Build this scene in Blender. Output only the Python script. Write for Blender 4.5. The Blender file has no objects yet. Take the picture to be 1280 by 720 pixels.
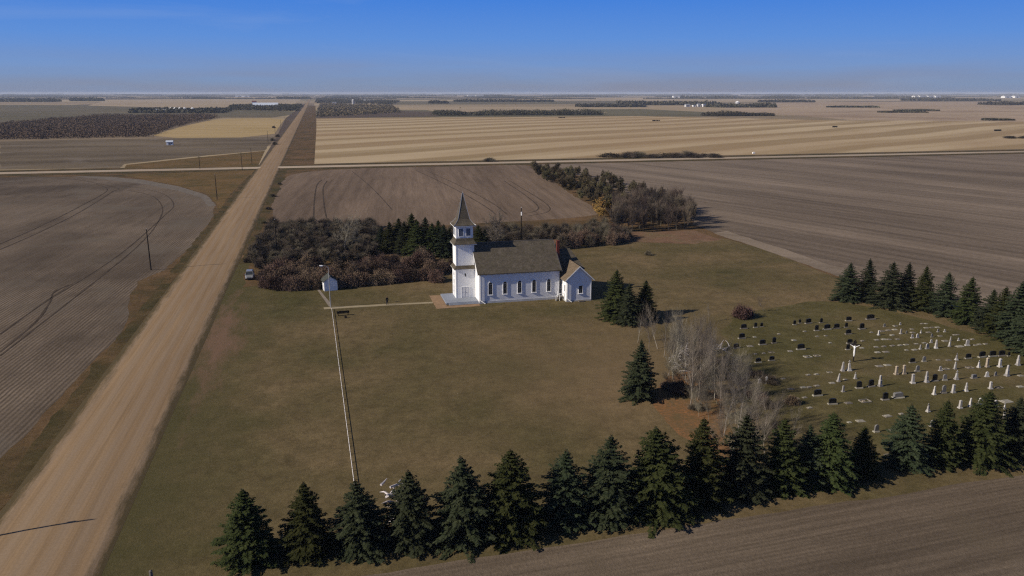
import bpy, bmesh, math, random
from mathutils import Vector, Matrix, noise
R = math.radians
S = bpy.context.scene
COL = S.collection
rnd = random.Random(7)

# ------------------------------------------------------------------ camera maths
F = 980.0; HC = 40.0; PITCH = math.atan(244 / F); YAW = math.atan(248 / 1010.0)
def ray(x, y):
    r = x - 640; u = 360 - y
    fwd = F * math.cos(PITCH) + u * math.sin(PITCH); up = -F * math.sin(PITCH) + u * math.cos(PITCH)
    return (r * math.cos(YAW) + fwd * math.sin(YAW), -r * math.sin(YAW) + fwd * math.cos(YAW), up)
def g(x, y, z=0.0):
    X, Y, U = ray(x, y); t = (z - HC) / U
    return (X * t, Y * t)
def pix(X, Y, Z=0.0):
    dz = Z - HC
    r = X * math.cos(YAW) - Y * math.sin(YAW); h = X * math.sin(YAW) + Y * math.cos(YAW)
    f = h * math.cos(PITCH) - dz * math.sin(PITCH); u = h * math.sin(PITCH) + dz * math.cos(PITCH)
    return (640 + F * r / f, 360 - F * u / f)
def hgt(xb, yb, yt):
    X, Y = g(xb, yb); lo, hi = 0, 39
    for _ in range(30):
        m = (lo + hi) / 2
        if pix(X, Y, m)[1] > yt: lo = m
        else: hi = m
    return lo

# ------------------------------------------------------------------ materials
def lin(c):
    c = c / 255.0
    return c / 12.92 if c <= 0.04045 else ((c + 0.055) / 1.055) ** 2.4
def C(*a): return tuple(a) + (1.0,)

class N:
    def __init__(s, name):
        s.m = bpy.data.materials.new(name); s.m.use_nodes = True
        s.t = s.m.node_tree; s.b = s.t.nodes['Principled BSDF']
        s.b.inputs['Specular IOR Level'].default_value = 0.2
        s.x = 0
    def n(s, typ, **kw):
        o = s.t.nodes.new(typ)
        for k, v in kw.items(): setattr(o, k, v)
        return o
    def l(s, a, b): s.t.links.new(a, b)
    def pos(s): return s.n('ShaderNodeNewGeometry').outputs['Position']
    def obj(s): return s.n('ShaderNodeTexCoord').outputs['Object']
    def mapping(s, src, scale=(1, 1, 1), rot=0, loc=(0, 0, 0)):
        if rot and scale != (1, 1, 1): src = s.mapping(src, (1, 1, 1), rot); rot = 0      # turn first, then stretch
        m = s.n('ShaderNodeMapping'); s.l(src, m.inputs[0])
        m.inputs['Scale'].default_value = scale; m.inputs['Rotation'].default_value = (0, 0, rot); m.inputs['Location'].default_value = loc
        return m.outputs[0]
    def noise(s, vec, scale, detail=4, rough=.55, dist=0.0):
        o = s.n('ShaderNodeTexNoise'); s.l(vec, o.inputs['Vector'])
        o.inputs['Scale'].default_value = scale; o.inputs['Detail'].default_value = detail
        o.inputs['Roughness'].default_value = rough; o.inputs['Distortion'].default_value = dist
        return o.outputs['Fac']
    def wave(s, vec, scale, dist=1.0, dscale=1.0, axis='X'):
        o = s.n('ShaderNodeTexWave'); o.bands_direction = axis; s.l(vec, o.inputs['Vector'])
        o.inputs['Scale'].default_value = scale; o.inputs['Distortion'].default_value = dist
        o.inputs['Detail Scale'].default_value = dscale; o.inputs['Detail'].default_value = 2
        return o.outputs['Fac']
    def ramp(s, fac, stops):
        o = s.n('ShaderNodeValToRGB'); s.l(fac, o.inputs[0]); e = o.color_ramp.elements
        while len(e) < len(stops): e.new(.5)
        for i, (p, c) in enumerate(stops): e[i].position = p; e[i].color = c
        return o.outputs[0]
    def mix(s, fac, a, b, mode='MIX'):
        o = s.n('ShaderNodeMix', data_type='RGBA', blend_type=mode)
        for i, v in ((0, fac), (6, a), (7, b)):
            if hasattr(v, 'is_linked') or hasattr(v, 'links'): s.l(v, o.inputs[i])
            else: o.inputs[i].default_value = v
        return o.outputs[2]
    def math(s, op, a, b=0.0, clamp=False):
        o = s.n('ShaderNodeMath', operation=op); o.use_clamp = clamp
        for i, v in ((0, a), (1, b)):
            if hasattr(v, 'links'): s.l(v, o.inputs[i])
            else: o.inputs[i].default_value = v
        return o.outputs[0]
    def bump(s, h, strength=.3, dist=.1):
        o = s.n('ShaderNodeBump'); s.l(h, o.inputs['Height'])
        o.inputs['Strength'].default_value = strength; o.inputs['Distance'].default_value = dist
        s.l(o.outputs[0], s.b.inputs['Normal'])
    def done(s, col, rough=.9, metal=0.0):
        if rough >= .79: s.b.inputs['Specular IOR Level'].default_value = .03
        if hasattr(col, 'links'): s.l(col, s.b.inputs['Base Color'])
        else: s.b.inputs['Base Color'].default_value = col
        s.b.inputs['Roughness'].default_value = rough; s.b.inputs['Metallic'].default_value = metal
        return s.m

def k(c, f): return (c[0] * f, c[1] * f, c[2] * f, 1.0)

def plain(name, c, rough=.8, metal=0.0, var=.12, scale=2.0):
    s = N(name); o = s.obj(); f = s.noise(o, scale, 5)
    return s.done(s.ramp(f, [(.3, k(c, 1 - var)), (.7, k(c, 1 + var))]), rough, metal)

def soil(name, c1, c2, ang=0.0, row=1.2, rowamt=.25, streak=.5, big=.02, c3=None, fine=1.5, bump=.25, rowdist=1.5, patch=0.0):
    """c1/c2 broad patches; rows along direction ang (radians from +X); streaks along the rows."""
    s = N(name); p = s.pos()
    b = s.noise(p, big, 5, .6)
    col = s.ramp(b, [(.32, c1), (.68, c2)])
    st = s.noise(s.mapping(p, (.02, .35, 1), -ang), 1.0, 5, .65)         # long streaks
    col = s.mix(streak, col, s.ramp(st, [(.3, k((.5, .5, .5), .72)), (.7, k((.5, .5, .5), 1.34))]), 'OVERLAY')
    st0 = s.noise(s.mapping(p, (.004, .045, 1), -ang), 1.0, 6, .6)
    col = s.mix(streak * .9, col, s.ramp(st0, [(.38, k((.5, .5, .5), .62)), (.62, k((.5, .5, .5), 1.42))]), 'OVERLAY')
    st2 = s.noise(s.mapping(p, (.06, 1.6, 1), -ang), 1.0, 4, .6)
    col = s.mix(streak * .8, col, s.ramp(st2, [(.35, k((.5, .5, .5), .75)), (.65, k((.5, .5, .5), 1.3))]), 'OVERLAY')
    if row:
        w = s.wave(s.mapping(p, (1, 1, 1), -ang), 1.0 / row / 3.14 * 1.0 * 3.14 / 6.28 * 2, rowdist, .3, 'Y')
        brk = s.noise(s.mapping(p, (.15, .6, 1), -ang), 1.0, 3, .6)
        if patch: brk = s.math('MULTIPLY', brk, s.ramp(s.noise(p, patch, 4, .6), [(.42, C(.12, .12, .12)), (.62, C(1, 1, 1))]))
        rf = s.math('MULTIPLY', w, s.math('MULTIPLY', brk, rowamt * 2))
        col = s.mix(rf, col, k(c2, 1.8))
    f = s.noise(p, fine, 6, .75)
    col = s.mix(.55, col, s.ramp(f, [(.3, k((.5, .5, .5), .6)), (.7, k((.5, .5, .5), 1.45))]), 'OVERLAY')
    if c3:
        q = s.noise(p, big * 3.1, 4, .6, .4)
        col = s.mix(s.ramp(q, [(.52, C(0, 0, 0)), (.7, C(.8, .8, .8))]), col, c3)
    s.bump(s.noise(p, fine * 2, 5, .7), bump, .12)
    return s.done(col, .95)

def lawn(name, c1, c2, c3, big=.03, mow=.0, ang=0.0, kerbside=False):
    s = N(name); p = s.pos()
    col = s.ramp(s.noise(p, big, 6, .62, .3), [(.3, c1), (.5, c2), (.72, c3)])
    f = s.noise(p, .35, 6, .7)
    col = s.mix(.6, col, s.ramp(f, [(.3, k((.5, .5, .5), .62)), (.7, k((.5, .5, .5), 1.38))]), 'OVERLAY')
    f = s.noise(p, 3.0, 5, .75)
    col = s.mix(.5, col, s.ramp(f, [(.3, k((.5, .5, .5), .6)), (.7, k((.5, .5, .5), 1.4))]), 'OVERLAY')
    st = s.noise(s.mapping(p, (.16, .4, 1), -ang + .5), 1.0, 5, .7, .8)
    col = s.mix(.14, col, s.ramp(st, [(.35, k((.5, .5, .5), .75)), (.65, k((.5, .5, .5), 1.28))]), 'OVERLAY')
    if mow:
        w = s.wave(s.mapping(p, (1, 1, 1), -ang), .16, 2.0, .2, 'Y')
        col = s.mix(mow, col, s.ramp(w, [(.2, k((.5, .5, .5), .8)), (.8, k((.5, .5, .5), 1.2))]), 'OVERLAY')
    w2 = s.noise(p, 1.1, 6, .8, .5)
    col = s.mix(.45, col, s.ramp(w2, [(.32, k((.5, .5, .5), .55)), (.68, k((.5, .5, .5), 1.5))]), 'OVERLAY')
    if kerbside:      # greener grass grows along the roadside and fades into the dry lawn
        sx = s.n('ShaderNodeSeparateXYZ'); s.l(p, sx.inputs[0])
        wv = s.math('MULTIPLY', s.noise(p, .07, 6, .7), 26.0)
        d = s.math('MULTIPLY', s.math('SUBTRACT', s.math('SUBTRACT', wv, 21.0), sx.outputs['X']), .09, True)
        col = s.mix(s.math('MULTIPLY', d, .75), col, s.mix(f, C(.040, .040, .015), C(.085, .076, .032)))
        # reddish gravel thrown off the road edge
        ax = s.math('MULTIPLY', s.math('ABSOLUTE', s.math('ADD', sx.outputs['X'], 17.6)), .22); ay = s.math('MULTIPLY', s.math('ABSOLUTE', s.math('SUBTRACT', sx.outputs['Y'], 133.0)), .030)
        gv_ = s.math('SUBTRACT', s.math('ADD', 1.15, s.math('MULTIPLY', s.math('SUBTRACT', s.noise(s.mapping(p, (1, .25, 1)), .45, 6, .75), .5), 3.2)), s.math('ADD', ax, ay), True)
        col = s.mix(gv_, col, s.mix(f, C(.12, .072, .045), C(.19, .125, .082)))
        # a drier tan swathe in front of the birches
        sc_ = s.n('ShaderNodeVectorMath', operation='DISTANCE'); s.l(p, sc_.inputs[0]); sc_.inputs[1].default_value = (44, 104, 0)
        t_ = s.math('SUBTRACT', 1.25, s.math('MULTIPLY', s.math('ADD', sc_.outputs['Value'], s.math('MULTIPLY', s.noise(p, .09, 5, .7), 22.0)), .028), True)
        col = s.mix(s.math('MULTIPLY', t_, .55), col, C(.175, .122, .070))
    s.bump(s.noise(p, 5, 5, .8), .5, .14)
    return s.done(col, .95)

M = {}
M['lawn'] = lawn('dry_lawn', C(.070, .062, .026), C(.112, .086, .042), C(.172, .122, .066), .035, .07, R(80), True)
M['cemetery'] = lawn('cemetery_grass', C(.062, .057, .022), C(.092, .078, .033), C(.130, .100, .052), .06, 0)
M['verge'] = lawn('rough_verge', C(.048, .043, .020), C(.105, .068, .034), C(.155, .095, .050), .06, 0, R(88))
M['orange'] = lawn('russet_grass', C(.075, .06, .024), C(.125, .082, .034), C(.16, .098, .045), .05)
M['red_scrub'] = lawn('red_grass', C(.12, .074, .046), C(.165, .100, .064), C(.14, .108, .060), .10)
M['ditch'] = lawn('ditch_grass', C(.040, .038, .016), C(.072, .054, .025), C(.130, .080, .040), .09)
M['green_ditch'] = lawn('green_ditch_grass', C(.040, .042, .016), C(.062, .058, .024), C(.098, .078, .038), .06)
M['plough_near'] = soil('ploughed_soil', C(.098, .075, .054), C(.136, .106, .077), R(3), .55, .22, .7, .02, C(.115, .09, .062), 2.2, .6, 4.0, .05)
M['plough_left'] = soil('stubble_soil', C(.078, .060, .044), C(.112, .087, .064), R(86), .7, 1.0, .6, .012, C(.125, .104, .080), 1.6, .4, 2.5, .022)
M['plough_mid'] = soil('tilled_soil', C(.118, .085, .060), C(.156, .114, .082), R(84), 5.0, .10, .55, .009, None, .9, .3)
M['plough_right'] = soil('harrowed_soil', C(.128, .099, .074), C(.176, .138, .104), R(-70), 6.0, .10, .62, .007, None, .8, .3)
M['mid_left'] = soil('grey_stubble', C(.085, .066, .044), C(.135, .106, .070), R(2), 7.0, .2, .7, .008, C(.17, .14, .11), .4, .2)
M['yellow'] = soil('yellow_stubble', C(.31, .225, .105), C(.36, .265, .135), R(5), 8.0, .1, .3, .006, None, .4, .15)
M['far_pink'] = soil('pink_stubble', C(.28, .21, .148), C(.34, .26, .18), R(10), 30.0, .1, .5, .0012, C(.20, .135, .09), .1, .1)
M['far_olive'] = soil('olive_pasture', C(.085, .078, .05), C(.13, .108, .07), R(2), 20.0, .1, .6, .003, C(.16, .12, .08), .1, .1)
M['far_dark'] = soil('dark_fallow', C(.07, .052, .042), C(.10, .075, .055), R(2), 20.0, .1, .5, .003, None, .1, .1)
M['far_tan'] = soil('tan_stubble', C(.26, .20, .135), C(.32, .25, .165), R(2), 20.0, .1, .5, .002, None, .1, .1)

def mat_stripes():
    s = N('striped_stubble'); p = s.pos()
    # swaths bend slowly: warp the coordinate with broad noise
    wn = s.n('ShaderNodeTexNoise'); s.l(p, wn.inputs['Vector']); wn.inputs['Scale'].default_value = .003; wn.inputs['Detail'].default_value = 1
    warp = s.math('MULTIPLY', wn.outputs['Fac'], 70.0)
    sx = s.n('ShaderNodeSeparateXYZ'); s.l(s.mapping(p, (1, 1, 1), -R(30)), sx.inputs[0])
    v = s.math('ADD', sx.outputs['Y'], warp)
    per = s.math('MULTIPLY', v, 2 * math.pi / 74.0)
    w = s.math('ADD', s.math('MULTIPLY', s.math('ADD', s.math('SINE', per), s.math('MULTIPLY', s.math('SINE', s.math('MULTIPLY', per, 2.37)), .45)), .5), .5)
    br = s.noise(s.mapping(p, (.006, .03, 1), -R(30)), 1.0, 4, .6)
    f = s.math('MULTIPLY', w, s.math('ADD', br, .35), True)
    fine = s.noise(s.mapping(p, (.02, .4, 1), -R(30)), 1.0, 5, .6)
    f = s.math('ADD', f, s.math('MULTIPLY', s.math('SUBTRACT', fine, .5), .55), True)
    col = s.ramp(f, [(.15, C(.275, .20, .11)), (.42, C(.35, .265, .155)), (.7, C(.43, .335, .21))])
    big = s.noise(s.mapping(p, (.0025, .008, 1), -R(30)), 1.0, 6, .65)
    col = s.mix(s.ramp(big, [(.42, C(0, 0, 0)), (.68, C(.7, .7, .7))]), col, C(.30, .205, .115))
    f2 = s.noise(p, .7, 5, .7)
    col = s.mix(.35, col, s.ramp(f2, [(.3, k((.5, .5, .5), .65)), (.7, k((.5, .5, .5), 1.35))]), 'OVERLAY')
    return s.done(col, .95)
M['stripes'] = mat_stripes()

def mat_far():
    s = N('far_farmland'); p = s.pos()
    sn = s.n('ShaderNodeVectorMath', operation='SNAP'); s.l(s.mapping(p, (1, 1, 0)), sn.inputs[0]); sn.inputs[1].default_value = (810, 640, 1)
    wn = s.n('ShaderNodeTexWhiteNoise'); s.l(sn.outputs[0], wn.inputs['Vector'])
    col = s.ramp(wn.outputs['Value'], [(0, C(.14, .108, .076)), (.25, C(.29, .22, .145)), (.45, C(.37, .29, .18)), (.62, C(.19, .145, .10)), (.8, C(.28, .215, .14)), (1, C(.13, .115, .07))])
    sn2 = s.n('ShaderNodeVectorMath', operation='SNAP'); s.l(s.mapping(p, (1, 1, 0), 0, (300, 211, 0)), sn2.inputs[0]); sn2.inputs[1].default_value = (1630, 420, 1)
    wn2 = s.n('ShaderNodeTexWhiteNoise'); s.l(sn2.outputs[0], wn2.inputs['Vector'])
    col = s.mix(.5, col, s.ramp(wn2.outputs['Value'], [(0, k((.5, .5, .5), .6)), (1, k((.5, .5, .5), 1.4))]), 'OVERLAY')
    f = s.noise(s.mapping(p, (.002, .006, 1)), 1.0, 6, .65)
    col = s.mix(.5, col, s.ramp(f, [(.3, k((.5, .5, .5), .6)), (.7, k((.5, .5, .5), 1.4))]), 'OVERLAY')
    return s.done(col, .95)
M['far'] = mat_far()

def mat_road():
    s = N('gravel'); p = s.pos()
    sx = s.n('ShaderNodeSeparateXYZ'); s.l(p, sx.inputs[0])
    col = s.ramp(s.noise(s.mapping(p, (.25, .02, 1)), 1.0, 5, .6), [(.3, C(.225, .150, .085)), (.7, C(.275, .190, .112))])
    # wheel paths: long smooth lanes along the road
    lane = s.noise(s.mapping(p, (1.1, .012, 1)), 1.0, 4, .65)
    col = s.mix(.65, col, s.ramp(lane, [(.3, k((.5, .5, .5), .84)), (.7, k((.5, .5, .5), 1.15))]), 'OVERLAY')
    lane = s.noise(s.mapping(p, (4.5, .05, 1)), 1.0, 3, .6)
    col = s.mix(.4, col, s.ramp(lane, [(.35, k((.5, .5, .5), .72)), (.65, k((.5, .5, .5), 1.25))]), 'OVERLAY')
    # packed wheel paths, greyer than the loose gravel between and outside them
    wx = s.math('ADD', sx.outputs['X'], s.math('MULTIPLY', s.noise(s.mapping(p, (.0, .02, 1)), 1.0, 3, .6), 2.2))
    wp = s.math('ADD', s.math('MULTIPLY', s.math('SINE', s.math('MULTIPLY', wx, 3.1)), .5), .5)
    col = s.mix(s.math('MULTIPLY', wp, .42), col, C(.265, .205, .150))
    e = s.noise(s.mapping(p, (.9, .12, 1)), 1.0, 6, .8)
    # grassy fringe on the shoulders
    d = s.math('ABSOLUTE', s.math('ADD', sx.outputs['X'], 26.05))
    ed = s.math('MULTIPLY', s.math('SUBTRACT', s.math('ADD', d, s.math('MULTIPLY', e, 3.2)), 6.3), 1.0, True)
    col = s.mix(ed, col, C(.085, .065, .035))
    f = s.noise(p, 4, 6, .75)
    col = s.mix(.45, col, s.ramp(f, [(.3, k((.5, .5, .5), .7)), (.7, k((.5, .5, .5), 1.3))]), 'OVERLAY')
    s.bump(f, .2, .05)
    return s.done(col, .95)
M['road'] = mat_road()
M['crossroad'] = soil('pale_gravel', C(.32, .255, .19), C(.37, .30, .225), 0, 0, .1, .4, .01, None, 1.0, .1)
M['path'] = soil('worn_path', C(.25, .205, .13), C(.30, .25, .165), 0, 0, .1, .3, .3, None, 3.0, .2)
M['track'] = plain('wheel_rut', (.064, .049, .037), .95, 0, .3, .3)
M['litter'] = None

def mat_litter():
    s = N('leaf_litter'); p = s.pos()
    f = s.noise(p, 2.2, 6, .8)
    return s.done(s.mix(s.ramp(s.noise(p, .18, 4, .7), [(.36, C(0, 0, 0)), (.55, C(1, 1, 1))]), C(.115, .086, .044), s.ramp(f, [(.35, C(.10, .07, .035)), (.5, C(.18, .10, .048)), (.68, C(.33, .15, .062))])), .95)
M['litter'] = mat_litter()

def mat_siding():
    s = N('white_clapboard'); o = s.obj()
    sx = s.n('ShaderNodeSeparateXYZ'); s.l(o, sx.inputs[0])
    f = s.math('FRACT', s.math('MULTIPLY', sx.outputs['Z'], 1 / .14))
    grime = s.noise(s.mapping(o, (1.2, 1.2, .25)), 1.0, 5, .7)
    col = s.ramp(grime, [(.25, C(.72, .72, .72)), (.5, C(.84, .84, .84)), (.75, C(.88, .88, .87))])
    line = s.math('LESS_THAN', f, .12)
    col = s.mix(s.math('MULTIPLY', line, .35), col, C(.3, .3, .32))
    s.bump(f, .35, .02)
    return s.done(col, .6)
M['siding'] = mat_siding()
M['white'] = plain('white_paint', (.8, .8, .79), .5, 0, .05, 3)
M['foundation'] = plain('pale_concrete', (.52, .52, .52), .9, 0, .15, 1.5)

def mat_shingle(name, c1, c2, c3):
    s = N(name); o = s.obj()
    br = s.n('ShaderNodeTexBrick'); s.l(s.mapping(o, (1, 1, 1)), br.inputs['Vector'])
    sx = s.n('ShaderNodeSeparateXYZ'); s.l(o, sx.inputs[0])
    cmb = s.n('ShaderNodeCombineXYZ'); s.l(s.math('ADD', sx.outputs['X'], sx.outputs['Y']), cmb.inputs[0]); s.l(s.math('MULTIPLY', sx.outputs['Z'], 1.0), cmb.inputs[1])
    s.l(cmb.outputs[0], br.inputs['Vector'])
    br.inputs['Scale'].default_value = 1.0; br.inputs['Brick Width'].default_value = .3; br.inputs['Row Height'].default_value = .13; br.inputs['Mortar Size'].default_value = .012
    br.inputs['Color1'].default_value = c1; br.inputs['Color2'].default_value = c2; br.inputs['Mortar'].default_value = k(c1, .45)
    col = br.outputs['Color']
    f = s.noise(o, .8, 6, .75)
    col = s.mix(.7, col, s.ramp(f, [(.3, k((.5, .5, .5), .6)), (.7, k((.5, .5, .5), 1.45))]), 'OVERLAY')
    mo = s.noise(o, 1.3, 5, .7)
    col = s.mix(s.ramp(mo, [(.5, C(0, 0, 0)), (.72, C(.75, .75, .75))]), col, c3)
    s.bump(br.outputs['Fac'], .3, .02)
    return s.done(col, .92)
M['shingle'] = mat_shingle('weathered_shingle', C(.088, .075, .058), C(.125, .105, .081), C(.075, .068, .038))
M['shingle_tan'] = mat_shingle('tan_shingle', C(.13, .098, .068), C(.17, .13, .092), C(.11, .086, .055))
M['shingle_dark'] = mat_shingle('dark_shingle', C(.055, .06, .055), C(.08, .082, .075), C(.05, .06, .045))
M['brick'] = plain('red_brick', (.12, .032, .026), .85, 0, .25, 6)
M['glass'] = N('window_glass').done(C(.035, .04, .045), .12)
M['glass'].node_tree.nodes['Principled BSDF'].inputs['Specular IOR Level'].default_value = .5
M['bar'] = plain('aged_glazing_paint', (.16, .17, .19), .6)
M['louvre'] = plain('grey_louvre', (.16, .18, .22), .7, 0, .1, 4)
M['deck'] = plain('blue_grey_deck', (.22, .24, .28), .6, 0, .08, 2)
M['slab'] = plain('tan_paving', (.25, .165, .10), .95, 0, .2, 1.2)
M['galv'] = plain('galvanised_steel', (.42, .42, .42), .45, .5, .08, 3)
M['rail'] = plain('white_pipe', (.8, .76, .72), .45, 0, .05, 2)
M['wood_pole'] = plain('creosoted_wood', (.035, .028, .022), .9, 0, .2, 3)
M['wood_grey'] = plain('weathered_wood', (.14, .125, .11), .9, 0, .25, 4)
M['porcelain'] = plain('white_porcelain', (.7, .7, .7), .3)
M['bench'] = plain('dark_stained_wood', (.022, .018, .015), .8, 0, .2, 3)
M['black_granite'] = plain('black_granite', (.012, .012, .013), .35, 0, .2, 8)
M['grey_granite'] = plain('grey_granite', (.16, .155, .15), .6, 0, .25, 8)
M['tan_stone'] = plain('sandy_stone', (.32, .27, .21), .85, 0, .25, 4)
M['debris'] = plain('pale_driftwood', (.5, .46, .46), .85, 0, .3, 2)

def mat_foliage(name, c1, c2, rv=.25, rough=.85, tip=None):
    s = N(name); o = s.obj()
    f = s.noise(o, 1.1, 4, .6)
    col = s.ramp(f, [(.3, c1), (.7, c2)])
    oi = s.n('ShaderNodeObjectInfo')
    r = s.math('ADD', s.math('MULTIPLY', oi.outputs['Random'], rv * 2), 1 - rv)
    hs = s.n('ShaderNodeHueSaturation'); s.l(col, hs.inputs['Color']); s.l(r, hs.inputs['Value'])
    s.l(s.math('ADD', s.math('MULTIPLY', oi.outputs['Random'], .05), .475), hs.inputs['Hue'])
    if tip:
        g2 = s.noise(o, 9, 2, .5)
        c = s.mix(s.ramp(g2, [(.5, C(0, 0, 0)), (.62, C(.8, .8, .8))]), hs.outputs[0], tip)
        return s.done(c, rough)
    return s.done(hs.outputs[0], rough)
M['marble'] = mat_foliage('pale_marble', C(.28, .265, .25), C(.44, .42, .40), .42, .75)
M['concrete'] = mat_foliage('grave_concrete', C(.17, .155, .13), C(.30, .275, .235), .4, .9)
M['spruce'] = mat_foliage('spruce_needles', C(.019, .026, .009), C(.050, .056, .020), .25, .8)
M['spruce_blue'] = mat_foliage('blue_spruce_needles', C(.020, .027, .014), C(.048, .055, .029), .2, .8)
M['spruce_dark'] = mat_foliage('dark_spruce_needles', C(.018, .024, .013), C(.034, .040, .021), .2, .8)
M['bark'] = plain('spruce_bark', (.07, .05, .038), .95)
M['pale_bark'] = mat_foliage('pale_birch_bark', C(.20, .175, .145), C(.32, .285, .245), .25)
M['grey_twig'] = mat_foliage('grey_twigs', C(.135, .117, .090), C(.20, .178, .14), .25)
M['birch_twig'] = mat_foliage('birch_twigs', C(.125, .106, .084), C(.205, .178, .145), .25)
M['brown_twig'] = mat_foliage('brown_twigs', C(.085, .066, .052), C(.13, .10, .08), .25)
M['dark_twig'] = mat_foliage('dark_twigs', C(.085, .069, .051), C(.140, .115, .087), .3)
M['red_twig'] = mat_foliage('red_brown_twigs', C(.10, .069, .052), C(.165, .12, .095), .25)
M['red_leaf'] = mat_foliage('red_brown_leaves', C(.088, .058, .041), C(.150, .104, .078), .25)
M['dark_leaf'] = mat_foliage('dark_thicket_leaves', C(.062, .050, .036), C(.100, .082, .060), .25)
M['maroon_leaf'] = mat_foliage('maroon_twigs', C(0.056, 0.032, 0.029), C(0.096, 0.056, 0.048), .1)
M['olive_leaf'] = mat_foliage('olive_leaves', C(.060, .052, .029), (.108, .086, .050, 1), .3)
M['yellow_leaf'] = mat_foliage('yellow_leaves', C(.20, .135, .045), C(.30, .20, .06), .2)
M['wood_mass'] = mat_foliage('bare_wood_mass', C(.10, .077, .050), C(.175, .135, .088), .1)
M['grove_mass'] = mat_foliage('far_grove', C(.045, .046, .03), C(.09, .076, .05), .35)

# ------------------------------------------------------------------ mesh helpers
class MB:
    def __init__(s): s.v = []; s.f = []; s.mi = []; s.m = 0
    def add(s, vs, fs):
        b = len(s.v); s.v.extend(vs); s.f.extend([tuple(i + b for i in f) for f in fs]); s.mi.extend([s.m] * len(fs))
    def box(s, x0, x1, y0, y1, z0, z1):
        s.add([(x0, y0, z0), (x1, y0, z0), (x1, y1, z0), (x0, y1, z0), (x0, y0, z1), (x1, y0, z1), (x1, y1, z1), (x0, y1, z1)],
              [(0, 3, 2, 1), (4, 5, 6, 7), (0, 1, 5, 4), (1, 2, 6, 5), (2, 3, 7, 6), (3, 0, 4, 7)])
    def frustum(s, cx, cy, z0, z1, hx0, hy0, hx1, hy1):
        v = [(cx + a * hx0, cy + b * hy0, z0) for a, b in ((-1, -1), (1, -1), (1, 1), (-1, 1))] + [(cx + a * hx1, cy + b * hy1, z1) for a, b in ((-1, -1), (1, -1), (1, 1), (-1, 1))]
        s.add(v, [(0, 3, 2, 1), (4, 5, 6, 7), (0, 1, 5, 4), (1, 2, 6, 5), (2, 3, 7, 6), (3, 0, 4, 7)])
    def tube(s, a, b, r0, r1=None, n=6, caps=True):
        if r1 is None: r1 = r0
        a = Vector(a); b = Vector(b); d = (b - a)
        if d.length < 1e-6: return
        d.normalize(); u = d.orthogonal().normalized(); w = d.cross(u)
        vs = []
        for p, r in ((a, r0), (b, r1)):
            for i in range(n):
                t = 2 * math.pi * i / n; vs.append(tuple(p + (u * math.cos(t) + w * math.sin(t)) * r))
        fs = [(i, (i + 1) % n, n + (i + 1) % n, n + i) for i in range(n)]
        if caps: fs += [tuple(range(n - 1, -1, -1)), tuple(range(n, 2 * n))]
        s.add(vs, fs)
    def quad(s, p, u, w):
        p = Vector(p); s.add([tuple(p - u - w), tuple(p + u - w), tuple(p + u + w), tuple(p - u + w)], [(0, 1, 2, 3)])
    def prism(s, pts, axis, a, b):
        """extrude a 2-D outline pts along axis ('x','y','z') from a to b"""
        n = len(pts)
        def mk(p, t): return (t, p[0], p[1]) if axis == 'x' else ((p[0], t, p[1]) if axis == 'y' else (p[0], p[1], t))
        s.add([mk(p, a) for p in pts] + [mk(p, b) for p in pts],
              [tuple(range(n - 1, -1, -1)), tuple(range(n, 2 * n))] + [(i, (i + 1) % n, n + (i + 1) % n, n + i) for i in range(n)])
    def mesh(s, name, mats, smooth=False):
        me = bpy.data.meshes.new(name); me.from_pydata(s.v, [], s.f)
        if not isinstance(mats, (list, tuple)): mats = [mats]
        for m in mats: me.materials.append(m)
        if len(mats) > 1: me.polygons.foreach_set('material_index', s.mi)
        if smooth: me.polygons.foreach_set('use_smooth', [True] * len(me.polygons))
        me.update(); return me
    def obj(s, name, mats, parent=None, smooth=False, fix=True):
        me = s.mesh(name, mats, smooth)
        if fix:
            bm = bmesh.new(); bm.from_mesh(me); bmesh.ops.recalc_face_normals(bm, faces=bm.faces); bm.to_mesh(me); bm.free()
        o = bpy.data.objects.new(name, me); COL.objects.link(o)
        if parent: o.parent = parent
        return o

def tag(o, label=None, cat=None, group=None, kind=None):
    if label: o['label'] = label
    if cat: o['category'] = cat
    if group: o['group'] = group
    if kind: o['kind'] = kind
    return o
def empty(name, loc, label, cat, group=None, rz=0.0, sc=1.0):
    o = bpy.data.objects.new(name, None); COL.objects.link(o); o.location = loc; o.rotation_euler = (0, 0, rz)
    o.scale = (sc, sc, sc) if not isinstance(sc, tuple) else sc; o.empty_display_size = .5
    return tag(o, label, cat, group)
def link(name, me, parent=None):
    o = bpy.data.objects.new(name, me); COL.objects.link(o)
    if parent: o.parent = parent
    return o
ORD = ['first', 'second', 'third', 'fourth', 'fifth', 'sixth', 'seventh', 'eighth', 'ninth', 'tenth', 'eleventh', 'twelfth']
def ordn(i):
    if i < 12: return ORD[i]
    n = i + 1; return '%d%s' % (n, 'th' if 10 <= n % 100 <= 20 else {1: 'st', 2: 'nd', 3: 'rd'}.get(n % 10, 'th'))
def place(name, parts, loc, label, cat, group=None, rz=0.0, sc=1.0):
    r = empty(name, loc, label, cat, group, rz, sc)
    for pn, me in parts: link(pn, me, r)
    return r

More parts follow.
